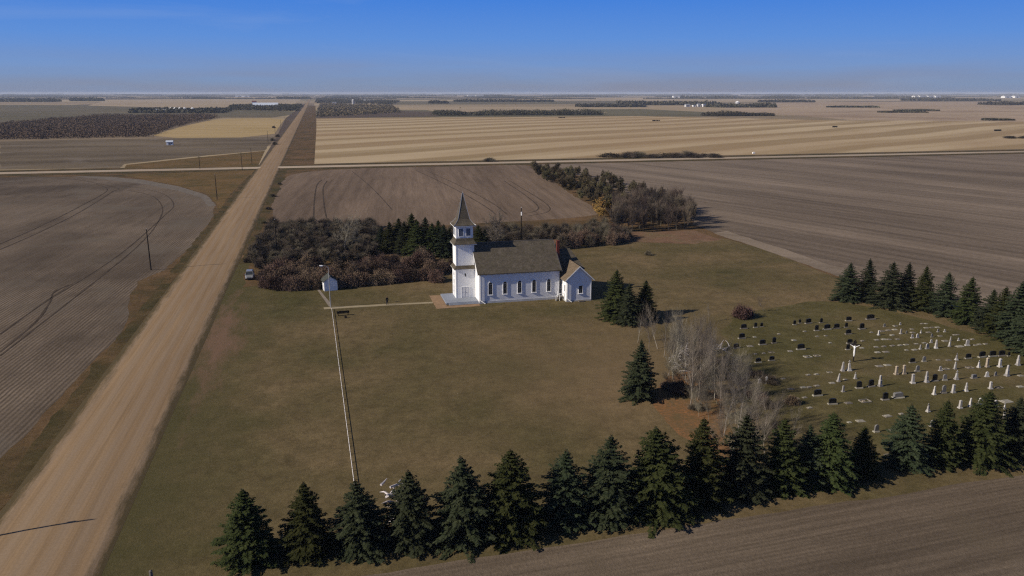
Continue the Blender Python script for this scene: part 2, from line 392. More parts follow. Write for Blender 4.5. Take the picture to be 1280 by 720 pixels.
# ------------------------------------------------------------------ setting: ground sheets
def sheet(name, pts, z, mat, world=False, kind='structure'):
    P = pts if world else [g(*p) for p in pts]
    mb = MB(); mb.add([(x, y, z) for x, y in P], [tuple(range(len(P)))])
    me = mb.mesh(name, mat)
    bm = bmesh.new(); bm.from_mesh(me)
    bmesh.ops.triangulate(bm, faces=bm.faces)
    for f in bm.faces:
        if f.normal.z < 0: f.normal_flip()
    bm.to_mesh(me); bm.free()
    o = link(name, me); tag(o, kind=kind); return o
def wob(P, n=6, amp=.6, seed=1):
    """subdivide an outline and roughen it"""
    out = []
    for i in range(len(P)):
        a = Vector(P[i]); b = Vector(P[(i + 1) % len(P)]); L = (b - a).length; k2 = max(1, min(n, int(L / 2)))
        d = Vector((-(b - a).y, (b - a).x)); d = d / L if L else d
        for j in range(k2):
            p = a + (b - a) * j / k2
            t = noise.noise(Vector((p.x * .15, p.y * .15, seed))) + .6 * noise.noise(Vector((p.x * .5, p.y * .5, seed + 5)))
            out.append(tuple(p + d * t * amp))
    return out
def smooth_poly(P, it=2):
    for _ in range(it):
        q = []
        for i in range(len(P)):
            a = P[i]; b = P[(i + 1) % len(P)]
            q.append((a[0] * .75 + b[0] * .25, a[1] * .75 + b[1] * .25)); q.append((a[0] * .25 + b[0] * .75, a[1] * .25 + b[1] * .75))
        P = q
    return P
G = lambda L: [g(*p) for p in L]

sheet('ground', [(-45000, -300), (45000, -300), (45000, 45000), (-45000, 45000)], -.02, M['far'], True)
# home quarter: verge grass under everything near
sheet('verge_ground', [(-420, -200), (700, -200), (700, 452), (-420, 452)], 0.0, M['verge'], True)
sheet('lawn', [(-21.5, 40), (-21.5, 190), (-18, 200), (30, 205), (60, 200), (92, 203)] + G([(905, 298), (960, 313), (1045, 347)]) + [(115, 128), (125, 68), (125, 66)] + [(60, 59.5), (0, 57), (-10, 40)], .004, M['lawn'], True)
cem = wob(smooth_poly(G([(905, 395), (960, 383), (1040, 375), (1130, 392), (1230, 420), (1330, 450), (1400, 560), (1180, 572), (1040, 570), (960, 530), (905, 470)]), 2), 8, 1.2, 3)
sheet('cemetery_ground', cem, .008, M['cemetery'], True)
near = [(-12, -150), (-12, 20), (-6, 60.3), (10, 60.5), (40, 61.2), (90, 62), (500, 64), (500, -150)]
sheet('ploughed_field', wob(near, 60, .45, 4), .006, M['plough_near'], True)
lf = [(0, 574), (30, 548), (62, 510), (105, 462), (148, 420), (160, 400), (162, 372), (172, 352), (205, 338), (240, 308), (264, 275), (268, 258), (258, 246), (225, 236), (180, 228), (140, 223), (95, 221), (40, 221), (0, 222)]
lw = G(lf) + [(-420, 405), (-420, 40), (-60, 60)]
sheet('stubble_field', wob(lw, 12, .5, 5), .004, M['plough_left'], True)
rim = G([(270, 257), (259, 244), (224, 233), (180, 225), (140, 221), (90, 220), (140, 225.5), (180, 230), (222, 238.5), (252, 247), (260, 258)])
sheet('field_rim', wob(rim, 8, .3, 6), .01, plain('pale_chaff', (.15, .128, .105), .95, 0, .2, .4), True)
sheet('russet_verge', wob(G([(150, 218.5), (318, 212.5), (290, 240), (274, 262), (262, 243), (222, 232), (180, 224)]), 8, 1, 7), .018, M['orange'], True)
midf = [(-14, 250), (-17.5, 300), (-19, 360), (-17, 400), (-8, 425), (15, 438), (70, 441), (112, 440), (118, 425), (104, 340), (97, 285), (96, 252), (80, 243), (50, 239), (20, 238), (0, 240)]
sheet('tilled_field', wob(smooth_poly(midf, 2), 8, .8, 8), .006, M['plough_mid'], True)
rf = [(119, 445), (124, 425), (126, 380), (122, 300), (121, 240)] + G([(868, 281), (905, 296), (945, 309), (1000, 328), (1050, 346)]) + [(112.5, 128), (116, 99), (124, 80), (900, 80), (900, 445)]
sheet('harrowed_field', wob(rf, 30, .7, 9), .008, M['plough_right'], True)
hd = G([(893, 291), (905, 296), (945, 309), (1000, 328), (1050, 346)]); sheet('field_headland', wob(hd + [(p_[0] + 5.5, p_[1] + 2.5) for p_ in reversed(hd)], 12, .8, 22), .014, soil('pale_headland', C(.152, .120, .090), C(.205, .163, .122), R(-40), 1.5, .2, .5, .05, None, 1.5, .3), True)
sheet('red_scrub_strip', wob(G([(655, 296), (720, 283), (790, 290), (870, 288), (900, 299), (870, 305), (800, 303), (740, 304), (700, 310)]), 8, 1.0, 10), .012, M['red_scrub'], True)
sheet('scrub_floor', wob([(-17, 170), (26, 176), (30, 205), (60, 212), (92, 215), (94, 245), (40, 240), (-2, 242), (-14, 240), (-17.5, 205)], 8, 1, 11), .016, M['verge'], True)
sheet('fallen_leaves', wob(smooth_poly(G([(822, 480), (860, 455), (905, 480), (908, 540), (925, 575), (890, 590), (868, 555), (828, 525)]), 2), 8, 1.3, 13), .016, M['litter'], True)
# beyond the crossroad
sheet('striped_field', wob([(-3, 474), (900, 478), (1050, 975), (760, 1040), (560, 1330), (1.5, 1340), (-1, 900)], 10, 2, 14), .006, M['stripes'], True)
sheet('grey_field', wob(G([(0, 212), (0, 177), (100, 174.5), (345, 170.8), (331, 188), (240, 196), (155, 205), (150, 210)]), 10, 1.5, 15), .010, M['mid_left'], True)
sheet('russet_field', G([(158, 206), (245, 197), (331, 188.5), (322, 208.2), (155, 211)]), .014, M['orange'], True)
sheet('yellow_field', smooth_poly(G([(183, 173), (212, 162), (245, 154), (275, 148.5), (357, 147.5), (349, 158), (341, 171.4)]), 1), .018, M['yellow'], True)
sheet('ditch_left_far', G([(345, 172), (357, 148), (380, 130), (383, 130.5), (358, 172), (336, 207), (323, 208)]), .02, M['far_dark'], True)
sheet('ditch_right_far', [(-21, 465), (-2, 470), (0.5, 900), (2, 1340), (3, 2600), (-21, 2600)], .014, M['verge'], True)
sheet('pink_field', G([(1000, 144.5), (1066, 150.2), (1700, 156), (1700, 127), (1250, 127), (980, 127.5), (900, 133), (930, 141)]), .01, M['far_pink'], True)
sheet('olive_pasture', G([(-200, 160), (-200, 131), (130, 131), (390, 140), (340, 147), (240, 147), (180, 152), (60, 165)]), .012, M['far_olive'], True)
sheet('tan_field', G([(110, 132), (130, 126.5), (200, 124), (377, 124), (366, 131), (300, 134), (230, 135)]), .016, M['far_tan'], True)
sheet('fallow_field', G([(396, 148), (400, 135), (545, 140), (548, 145.5)]), .02, M['far_dark'], True)
sheet('tan_strip', G([(500, 133), (700, 134), (760, 141), (560, 141.5)]), .024, M['far_tan'], True)
sheet('pasture_strip', G([(460, 126.5), (800, 126), (805, 130), (480, 131)]), .02, M['far_olive'], True)
sheet('tan_far_strip', G([(640, 123.5), (1150, 124), (1180, 126.5), (600, 126)]), .028, M['far_tan'], True)

# roads with a crown and sloping shoulders
def road(name, prof, a, b, mat, axis, step=60):
    mb = MB(); n = len(prof); ys = []; y = a
    while y < b: ys.append(y); y += step; step *= 1.06
    ys.append(b)
    for i, y in enumerate(ys):
        for j, (x, z) in enumerate(prof):
            w = .35 * noise.noise(Vector((x * 3, y * .05, 2))) if j in (0, n - 1) else 0
            mb.v.append((x + w, y, z) if axis == 'y' else (y, x + w, z))
    for i in range(len(ys) - 1):
        for j in range(n - 1):
            q = (i * n + j, i * n + j + 1, (i + 1) * n + j + 1, (i + 1) * n + j); mb.f.append(q if axis == 'y' else q[::-1]); mb.mi.append(0)
    o = mb.obj(name, mat, fix=False); tag(o, kind='structure'); return o
road('gravel_road', [(-32.3, .01), (-31.1, .16), (-28.5, .26), (-26.05, .30), (-23.6, .26), (-21.1, .16), (-19.9, .01)], -60, 40000, M['road'], 'y', 12)
CY = 455.0
cp = [(CY - 5.6, .012), (CY - 4.2, .15), (CY, .24), (CY + 4.2, .15), (CY + 5.6, .012)]
road('crossroad', cp, -4000, -30.6, M['crossroad'], 'x', 60); road('crossroad', cp, -21.6, 6000, M['crossroad'], 'x', 60)
for x0, x1 in ((-4000, -32.4), (-19.8, 6000)):
    sheet('roadside_ditch', [(x0, CY - 17), (x1, CY - 17), (x1, CY - 5.2), (x0, CY - 5.2)], .010, M['ditch'], True)
    sheet('roadside_ditch', [(x0, CY + 5.2), (x1, CY + 5.2), (x1, CY + 17), (x0, CY + 17)], .010, M['ditch'], True)
sheet('roadside_ditch', wob([(-34.6, 20), (-32.2, 20), (-32.2, 437), (-34.2, 437)], 220, 1.0, 31), .014, M['ditch'], True)
sheet('roadside_ditch', wob([(-20, 195), (-18, 195), (-18, 240), (-15.5, 437), (-20, 437)], 160, 1.0, 32), .014, M['ditch'], True)
# paths
sheet('church_path', wob(G([(404, 384.2), (405, 386.8), (470, 382.8), (541, 379.2), (541, 377.2), (470, 380.7)]), 20, .12, 16), .018, M['path'], True)
sheet('shed_path', G([(395.5, 361), (398.5, 361), (414, 380), (414, 383.5), (411, 383)]), .022, plain('grey_plank_walk', (.22, .185, .15), .9, 0, .2, 1), True)

def ribbon(name, pts, w, z, mat):
    P = [Vector(g(*p)) for p in pts]
    # Catmull-Rom through the ground points
    Q = []
    for i in range(len(P) - 1):
        p0 = P[max(i - 1, 0)]; p1 = P[i]; p2 = P[i + 1]; p3 = P[min(i + 2, len(P) - 1)]
        for t in range(12):
            t /= 12.0
            Q.append(.5 * ((2 * p1) + (p2 - p0) * t + (2 * p0 - 5 * p1 + 4 * p2 - p3) * t * t + (3 * p1 - p0 - 3 * p2 + p3) * t ** 3))
    Q.append(P[-1])
    mb = MB()
    for i, q in enumerate(Q):
        d = (Q[min(i + 1, len(Q) - 1)] - Q[max(i - 1, 0)]); d = d.normalized() if d.length else Vector((1, 0)); nn = Vector((-d.y, d.x))
        ww = w * (.75 + .5 * noise.noise(Vector((q.x * .2, q.y * .2, 0))))
        mb.v += [(q.x + nn.x * ww, q.y + nn.y * ww, z), (q.x - nn.x * ww, q.y - nn.y * ww, z)]
        if i: mb.f.append((2 * i - 2, 2 * i - 1, 2 * i + 1, 2 * i)); mb.mi.append(0)
    o = mb.obj(name, mat, fix=False); tag(o, kind='structure')
TR = [
    ([(0, 312), (50, 290), (100, 265), (140, 240), (146, 235), (105, 226), (70, 222)], .28),
    ([(0, 305), (50, 283), (100, 258), (134, 238), (120, 230)], .28),
    ([(0, 418), (60, 375), (110, 345), (160, 310), (205, 270), (217, 256), (205, 243), (175, 235), (146, 232)], .22),
    ([(0, 445), (60, 398), (130, 343), (175, 305), (196, 280), (203, 260), (190, 245), (160, 238)], .22),
    ([(0, 440), (45, 402), (62, 378), (68, 365), (90, 355)], .28),
    ([(392, 273), (393, 250), (396, 232), (402, 225)], .32), ([(392, 273), (402, 279), (420, 284)], .3),
    ([(408, 272), (405, 255), (404, 235), (409, 226)], .32), ([(408, 272), (416, 279), (428, 284)], .3),
    ([(520, 213), (560, 232), (600, 254), (620, 268)], .28), ([(532, 213), (570, 230), (612, 252), (634, 268)], .28),
    ([(637, 226), (670, 246), (686, 258), (684, 265), (660, 270)], .28), ([(630, 226), (655, 243), (671, 256), (671, 263), (655, 267)], .28),
    ([(440, 214), (465, 235), (490, 262)], .2),
]
for t, w in TR: ribbon('wheel_track', t, w, .03, M['track'])

# ------------------------------------------------------------------ church
def arch_pts(x, z0, zs, hw, n=8):
    return [(x - hw, z0), (x + hw, z0)] + [(x + hw * math.cos(math.pi * i / n), zs + hw * math.sin(math.pi * i / n)) for i in range(n + 1)]

church = empty('church', (25, 145, 0), 'white clapboard country church with shingled roof and a tall pointed steeple', 'church')
OX, OY = 25.0, 145.0
def L(x, y): return (x - OX, y - OY)
def cpart(mb, name, mat, parent=church, fix=True):
    if parent is church: mb.v = [(a - OX, b - OY, c) for a, b, c in mb.v]
    else: mb.v = [(a - OX, b - OY, c) for a, b, c in mb.v]
    return mb.obj(name, mat, parent, fix=fix)
NX0, NX1, NY0, NY1, RY, RZ = 29.1, 45.3, 145.1, 157.1, 151.1, 11.0
SL = .78
def nz(y): return RZ - .18 - SL * abs(y - RY)
mb = MB(); mb.prism([(NY0, .45), (NY1, .45), (NY1, nz(NY1)), (RY, nz(RY)), (NY0, nz(NY0))], 'x', NX0, NX1)
nave = cpart(mb, 'nave_wall', M['siding'])
mb = MB(); mb.box(NX0 - .04, NX1 + .04, NY0 - .05, NY1 + .05, 0, .46); cpart(mb, 'foundation', M['foundation'])
mb = MB()
for sgn in (-1, 1):
    e = RY + sgn * 6.45; ez = RZ - SL * 6.45
    mb.add([(NX0 - .4, RY, RZ), (NX1 + .4, RY, RZ), (NX1 + .4, e, ez), (NX0 - .4, e, ez), (NX0 - .4, RY, RZ - .16), (NX1 + .4, RY, RZ - .16), (NX1 + .4, e, ez - .16), (NX0 - .4, e, ez - .16)],
           [(0, 1, 2, 3), (7, 6, 5, 4), (0, 4, 5, 1), (1, 5, 6, 2), (2, 6, 7, 3), (3, 7, 4, 0)])
roof = cpart(mb, 'nave_roof', M['shingle'])
mb = MB(); mb.tube((NX0 - .4, RY, RZ + .01), (NX1 + .4, RY, RZ + .01), .09, n=6); cpart(mb, 'ridge_cap', M['wood_grey'])
# fascia / rake boards
for nm, x in (('rake_board', NX0 - .43), ('rake_board', NX1 + .38)):
    mb = MB()
    for sgn in (-1, 1):
        e = RY + sgn * 6.45; ez = RZ - SL * 6.45
        mb.add([(x, RY, RZ - .02), (x, e, ez - .02), (x, e, ez - .26), (x, RY, RZ - .30), (x + .05, RY, RZ - .02), (x + .05, e, ez - .02), (x + .05, e, ez - .26), (x + .05, RY, RZ - .30)],
               [(0, 1, 2, 3), (7, 6, 5, 4), (0, 4, 5, 1), (1, 5, 6, 2), (2, 6, 7, 3), (3, 7, 4, 0)])
    cpart(mb, nm, M['white'])
for x in (NX0, NX1 - .16):
    for y in (NY0 - .03, NY1 - .13): mb = MB(); mb.box(x - .02, x + .18, y, y + .16, .46, nz(NY0) - .02); cpart(mb, 'corner_board', M['white'])

def gwindow(x, z0, z1, hw, y, parent=church, nrm=-1, axis='x', arch=True, name='window'):
    """framed window standing proud of the wall; axis 'x': in a wall facing -+y, 'y': in a wall facing -+x"""
    zs = z1 - hw if arch else z1
    fr = MB(); gl = MB(); bars = MB(); top = MB()
    pts_o = arch_pts(x, z0 - .10, zs, hw + .11) if arch else [(x - hw - .1, z0 - .1), (x + hw + .1, z0 - .1), (x + hw + .1, z1 + .1), (x - hw - .1, z1 + .1)]
    pts_i = arch_pts(x, z0, zs, hw) if arch else [(x - hw, z0), (x + hw, z0), (x + hw, z1), (x - hw, z1)]
    ax = 'y' if axis == 'x' else 'x'
    n = len(pts_o)
    def mk(p, t): return (p[0], t, p[1]) if axis == 'x' else (t, p[0], p[1])
    a, b = y - .0 * nrm, y + .09 * nrm
    vs = [mk(p, b) for p in pts_o] + [mk(p, b) for p in pts_i] + [mk(p, a) for p in pts_o] + [mk(p, a + .02 * nrm) for p in pts_i]
    fs = []
    for i in range(n):
        j = (i + 1) % n
        fs += [(i, j, n + j, n + i), (i, 2 * n + i, 2 * n + j, j), (n + i, n + j, 3 * n + j, 3 * n + i)]
    fr.add(vs, fs)
    s0, s1 = sorted((y, y + .16 * nrm))
    if axis == 'x': fr.box(x - hw - .16, x + hw + .16, s0, s1, z0 - .18, z0 - .10)
    else: fr.box(s0, s1, x - hw - .16, x + hw + .16, z0 - .18, z0 - .10)
    gl.prism(pts_i, ax, y + .025 * nrm, y + .035 * nrm)
    def bar(c0, c1, e0, e1):
        s0, s1 = sorted((y + .036 * nrm, y + .07 * nrm))
        if axis == 'x': bars.box(c0, c1, s0, s1, e0, e1)
        else: bars.box(s0, s1, c0, c1, e0, e1)
    bar(x - .014, x + .014, z0, zs); bar(x - hw, x + hw, (z0 + zs) / 2 - .03, (z0 + zs) / 2 + .03)
    if arch: bar(x - hw, x + hw, zs - .12, zs - .01)
    w = cpart(fr, name, M['white'], parent)
    cpart(gl, 'pane', M['glass'], w); cpart(bars, 'glazing_bar', M['bar'], w)
    return w
for x in (31.3, 34.22, 37.17, 40.12, 43.15):
    gwindow(x, 1.75, 4.2, .36, NY0, nrm=-1)
    gwindow(x, 1.75, 4.2, .36, NY1, nrm=1)

# tower
TX0, TX1, TY0, TY1 = 25.2, 29.08, 149.2, 153.0
TCX, TCY = (TX0 + TX1) / 2, (TY0 + TY1) / 2
mb = MB(); mb.box(TX0, TX1, TY0, TY1, .35, 6.35); cpart(mb, 'tower_base_wall', M['siding'])
mb = MB(); mb.box(TX0 - .05, TX1 - .02, TY0 - .05, TY1 + .05, 0, .36); cpart(mb, 'foundation', M['foundation'])
mb = MB(); mb.box(TX0 + .12, TX1 - .14, TY0 + .12, TY1 - .12, 6.3, 11.5); cpart(mb, 'tower_middle_wall', M['siding'])
mb = MB(); mb.box(TX0 + .25, TX1 - .27, TY0 + .25, TY1 - .25, 11.4, 15.15); cpart(mb, 'belfry_wall', M['siding'])
def loft(mb, cx, cy, prof, n=4):
    """square (n=4) rings lofted: prof = [(z, half)]"""
    rings = []
    for z, h in prof:
        b = len(mb.v); rings.append(b)
        if n == 4: mb.v += [(cx + a * h, cy + c * h, z) for a, c in ((-1, -1), (1, -1), (1, 1), (-1, 1))]
        else: mb.v += [(cx + h * math.cos(math.pi / 8 + 2 * math.pi * i / 8), cy + h * math.sin(math.pi / 8 + 2 * math.pi * i / 8), z) for i in range(8)]
    for q in range(len(rings) - 1):
        for i in range(n):
            mb.f.append((rings[q] + i, rings[q] + (i + 1) % n, rings[q + 1] + (i + 1) % n, rings[q + 1] + i)); mb.mi.append(mb.m)
mb = MB(); loft(mb, TCX, TCY, [(6.28, 1.9), (6.2, 2.28), (6.27, 2.28), (6.5, 2.05), (6.95, 1.74)]); cpart(mb, 'skirt_roof', M['shingle'])
mb = MB(); loft(mb, TCX, TCY, [(11.2, 1.8), (11.12, 2.28), (11.2, 2.28), (11.45, 2.08), (11.8, 1.85), (12.35, 1.66)]); cpart(mb, 'skirt_roof', M['shingle'])
mb = MB(); loft(mb, TCX, TCY, [(15.0, 1.6), (14.82, 2.2), (14.92, 2.2), (15.15, 1.8), (15.5, 1.5), (16.0, 1.16), (16.7, .98), (18.2, .63), (19.8, .30), (21.0, .05), (21.1, .0)]); sp = cpart(mb, 'spire', M['shingle'])
mb = MB()
for a, c in ((-1, -1), (1, -1), (1, 1), (-1, 1)):
    pr = [(14.93, 2.21), (15.16, 1.81), (15.51, 1.51), (16.01, 1.17), (16.7, .99), (18.2, .64), (19.8, .31), (21.0, .06)]
    for (z0, h0), (z1, h1) in zip(pr, pr[1:]): mb.tube((TCX + a * h0, TCY + c * h0, z0), (TCX + a * h1, TCY + c * h1, z1), .055, n=4)
mb.tube((TCX, TCY, 20.9), (TCX, TCY, 21.35), .05, .02)
cpart(mb, 'hip_trim', M['galv'], sp)
mb = MB()
for z, h, t in ((6.1, 2.3, .12), (11.02, 2.3, .12), (14.70, 2.21, .14)):
    mb = MB(); loft(mb, TCX, TCY, [(z, h - .02), (z + t - .015, h)])
    mb.add([(TCX - h + .02, TCY - h + .02, z), (TCX + h - .02, TCY - h + .02, z), (TCX + h - .02, TCY + h - .02, z), (TCX - h + .02, TCY + h - .02, z)], [(0, 1, 2, 3)])
    cpart(mb, 'eave_trim', M['white'])
mb = MB()
for x in (TX0 - .03, TX1 - .16):
    for y in (TY0 - .03, TY1 - .13): mb = MB(); mb.box(x, x + .16, y, y + .16, .36, 6.1); cpart(mb, 'corner_board', M['white'])
for x in (TX0 + .09, TX1 - .27):
    for y in (TY0 + .09, TY1 - .25): mb = MB(); mb.box(x, x + .16, y, y + .16, 6.9, 11.0); cpart(mb, 'corner_board', M['white'])
# belfry louvres: two a side on south, west and north
def louvre(c, y, nrm, axis):
    fr = MB(); lv = MB()
    z0, z1, hw = 12.75, 14.25, .42
    def bx(m, a0, a1, d0, d1, e0, e1):
        s0, s1 = sorted((y + d0 * nrm, y + d1 * nrm))
        if axis == 'x': m.box(a0, a1, s0, s1, e0, e1)
        else: m.box(s0, s1, a0, a1, e0, e1)
    for a0, a1, e0, e1 in ((c - hw - .08, c - hw, z0, z1), (c + hw, c + hw + .08, z0, z1), (c - hw - .08, c + hw + .08, z1, z1 + .09), (c - hw - .08, c + hw + .08, z0 - .09, z0)): bx(fr, a0, a1, 0, .08, e0, e1)
    bx(lv, c - hw, c + hw, .004, .01, z0, z1)
    for i in range(9): z = z0 + .08 + i * .16; bx(lv, c - hw + .01, c + hw - .01, .012, .055, z, z + .06)
    f = cpart(fr, 'louvre_frame', M['white']); cpart(lv, 'slats', M['louvre'], f)
for c in (TCX - .72, TCX + .72): louvre(c, TY0 + .25, -1, 'x'); louvre(c, TY1 - .25, 1, 'x')
for c in (TCY - .72, TCY + .72): louvre(c, TX0 + .25, -1, 'y')
gwindow(TCY - .1, 3.0, 3.9, .3, TX0, nrm=-1, axis='y', arch=False)
gwindow(TCY - .1, 4.6, 5.4, .28, TX0, nrm=-1, axis='y', arch=True)
# boarded side door in the tower's south face, slit light above it, front door on the west
def door(x, hw, z0, z1, y, nrm, axis, mat):
    fr = MB(); dr = MB(); hd = MB()
    def bx(m, a0, a1, d0, d1, e0, e1):
        s0, s1 = sorted((y + d0 * nrm, y + d1 * nrm))
        if axis == 'x': m.box(a0, a1, s0, s1, e0, e1)
        else: m.box(s0, s1, a0, a1, e0, e1)
    bx(fr, x - hw - .12, x - hw, 0, .08, z0, z1 + .12); bx(fr, x + hw, x + hw + .12, 0, .08, z0, z1 + .12); bx(fr, x - hw, x + hw, 0, .08, z1, z1 + .12)
    for i in (0, 1): bx(dr, x - hw + i * hw + .02, x + i * hw - .02, .0, .05, z0, z1)
    for i in (0, 1):
        for e0, e1 in ((z0 + .2, z0 + .9), (z0 + 1.05, z1 - .2)): bx(dr, x - hw + i * hw + .14, x + i * hw - .14, .05, .065, e0, e1)
    bx(hd, x + .06, x + .12, .05, .11, z0 + 1.0, z0 + 1.16)
    f = cpart(fr, 'door_frame', M['white']); d = cpart(dr, 'door', mat); cpart(hd, 'door_handle', M['wood_pole'], d)
M['door_white'] = plain('door_paint', (.62, .62, .64), .6, 0, .08, 2)
door(27.1, .75, .37, 2.5, TY0, -1, 'x', M['door_white']); door(TCY, .75, .37, 2.6, TX0, -1, 'y', M['door_white'])
mb = MB(); mb.prism([(27.0, 4.85), (27.12, 4.6), (27.24, 4.85), (27.24, 5.15), (27.12, 5.4), (27.0, 5.15)], 'y', TY0 - .05, TY0); cpart(mb, 'slit_window', M['glass'])
# vestry wing
AX0, AX1, AY0, AY1 = 46.0, 51.1, 142.4, 147.7
ARX, ARZ, AE = 48.55, 7.15, 4.35
ak = (ARZ - AE) / (AX1 - ARX + .45)
def az(x): return ARZ - .15 - ak * abs(x - ARX)
mb = MB(); mb.prism([(AX0, .3), (AX1, .3), (AX1, az(AX1)), (ARX, az(ARX)), (AX0, az(AX0))], 'y', AY0, AY1 + .02); cpart(mb, 'vestry_wall', M['siding'])
mb = MB(); mb.box(AX0 - .04, AX1 + .04, AY0 - .04, AY1, 0, .31); cpart(mb, 'foundation', M['foundation'])
mb = MB()
for sgn in (-1, 1):
    e = ARX + sgn * 3.05; ez = ARZ - ak * 3.05
    mb.add([(ARX, AY0 - .4, ARZ), (ARX, AY1 + .9, ARZ), (e, AY1 + .0, ez), (e, AY0 - .4, ez), (ARX, AY0 - .4, ARZ - .14), (ARX, AY1 + .9, ARZ - .14), (e, AY1, ez - .14), (e, AY0 - .4, ez - .14)],
           [(0, 1, 2, 3), (7, 6, 5, 4), (0, 4, 5, 1), (1, 5, 6, 2), (2, 6, 7, 3), (3, 7, 4, 0)])
cpart(mb, 'vestry_roof', M['shingle_tan'])
mb = MB()
for sgn in (-1, 1):
    e = ARX + sgn * 3.05; ez = ARZ - ak * 3.05; y = AY0 - .45
    mb.add([(ARX, y, ARZ), (e, y, ez), (e, y, ez - .2), (ARX, y, ARZ - .24), (ARX, y + .05, ARZ), (e, y + .05, ez), (e, y + .05, ez - .2), (ARX, y + .05, ARZ - .24)],
           [(0, 1, 2, 3), (7, 6, 5, 4), (0, 4, 5, 1), (1, 5, 6, 2), (2, 6, 7, 3), (3, 7, 4, 0)])
cpart(mb, 'rake_board', M['white'])
mb = MB()
for x in (AX0 - .03, AX1 - .13): mb = MB(); mb.box(x, x + .16, AY0 - .03, AY0 + .13, .31, az(AX0) - .02); cpart(mb, 'corner_board', M['white'])
gwindow(48.9, 1.65, 3.15, .38, AY0, nrm=-1, arch=False)
gwindow(143.4, 1.9, 3.2, .22, AX0, nrm=-1, axis='y', arch=False)
door(145.6, .45, .75, 2.9, AX0, -1, 'y', M['door_white'])
mb = MB(); mb.box(49.0 - .6, 49.0 + .5, AY0 - .75, AY0 - .1, 0, .22); cpart(mb, 'cellar_hatch', M['concrete'])
# chancel with hipped end
mb = MB(); mb.box(NX1 - .02, 51.0, AY1, 154.5, .0, 5.6); cpart(mb, 'chancel_wall', M['siding'])
mb = MB(); e0, e1 = AY1 - .4, 154.9
mb.add([(NX1 + .03, e0, 5.45), (51.4, e0, 5.45), (51.4, e1, 5.45), (NX1 + .03, e1, 5.45), (NX1 + .03, RY, 9.0), (49.3, RY, 9.0),
        (NX1 + .03, e0, 5.3), (51.4, e0, 5.3), (51.4, e1, 5.3), (NX1 + .03, e1, 5.3)],
       [(0, 1, 5, 4), (1, 2, 5), (2, 3, 4, 5), (0, 6, 7, 1), (1, 7, 8, 2), (2, 8, 9, 3), (6, 9, 8, 7)]); cpart(mb, 'chancel_roof', M['shingle'])
mb = MB(); mb.box(45.75, 46.28, 148.35, 148.9, 5.9, 11.0); mb.box(45.71, 46.32, 148.31, 148.94, 11.0, 11.16); cpart(mb, 'chimney', M['brick'])
# downspouts with kicked-out feet
for x, y, z, dx in ((29.25, 145.0, 5.9, .9), (46.1, 142.3, 4.2, .8)):
    mb = MB(); mb.tube((x, y - .06, z), (x, y - .06, .7), .06, n=6); mb.tube((x, y - .06, .7), (x + dx, y - .5, .08), .07, n=6)
    cpart(mb, 'downspout', M['white'])
mb = MB(); mb.box(22.7, 29.0, 145.9, 153.4, 0, .34)
mb.box(23.2, 29.0, 145.5, 145.9, 0, .23); mb.box(23.2, 29.0, 145.1, 145.5, 0, .12); cpart(mb, 'entrance_platform', M['deck'])
# nave/vestry back stoop
stoop = empty('side_steps', (45.1, 144.3, 0), 'small white railed wooden steps in the corner beside the vestry door', 'steps')
mb = MB(); mb.box(-.1, .85, -.7, .7, .6, .7); mb.box(-.45, -.1, -.6, .6, .3, .4); mb.box(-.8, -.45, -.6, .6, .05, .15); mb.obj('tread', M['wood_grey'], stoop)
mb = MB()
for x, y, z0, z1 in ((-.1, -.7, 0, 1.55), (.8, -.7, 0, 1.55), (-.1, .7, 0, 1.55), (-.85, -.65, 0, 1.05)): mb.tube((x, y, z0), (x, y, z1), .05, n=5)
mb.tube((-.1, -.7, 1.5), (.8, -.7, 1.5), .045, n=5); mb.tube((-.1, -.7, 1.1), (.8, -.7, 1.1), .035, n=5); mb.tube((-.85, -.65, 1.05), (-.1, -.7, 1.5), .045, n=5)
mb.obj('railing', M['white'], stoop)
sheet('church_apron', [(20.4, 143.4), (29, 143.4), (29, 145.08), (22.65, 145.08), (22.65, 153.5), (20.4, 153.8)], .03, M['slab'], True)
sheet('green_patch', wob(smooth_poly([(29.2, 142.6), (34, 143.6), (34, 145), (29, 145)], 1), 6, .3, 20), .03, M['cemetery'], True)
sheet('green_patch', wob(smooth_poly([(51.5, 141.2), (58, 141.2), (57, 143.3), (51.4, 143.3)], 1), 6, .3, 21), .03, M['cemetery'], True)

# ------------------------------------------------------------------ shed
sx, sy = g(405.5, 364.2); sx2, sy2 = g(421, 362.2)
shed = empty('shed', (sx, sy, 0), 'small white shed with dark gabled roof beside the shrub hedge', 'shed', rz=math.atan2(sy2 - sy, sx2 - sx) * .5)
W_, D_ = 2.75, 2.9
mb = MB(); mb.prism([(0, 0), (W_, 0), (W_, 2.0), (W_ / 2, 3.0), (0, 2.0)], 'y', 0, D_); mb.obj('wall', M['siding'], shed)
mb = MB()
for a, b in ((-.22, W_ / 2), (W_ + .22, W_ / 2)):
    za, zb = 1.86, 3.1
    mb.add([(a, -.22, za), (b, -.22, zb), (b, D_ + .22, zb), (a, D_ + .22, za), (a, -.22, za + .08), (b, -.22, zb + .08), (b, D_ + .22, zb + .08), (a, D_ + .22, za + .08)],
           [(0, 1, 2, 3), (7, 6, 5, 4), (0, 4, 5, 1), (1, 5, 6, 2), (2, 6, 7, 3), (3, 7, 4, 0)])
mb.obj('roof', M['shingle_dark'], shed)
mb = MB(); mb.box(-.05, 0, .9, 1.75, .05, 1.8)
d = mb.obj('door', M['door_white'], shed)
mb = MB(); mb.box(-.10, -.05, 1.0, 1.05, .9, 1.05); mb.obj('door_handle', M['wood_pole'], d)

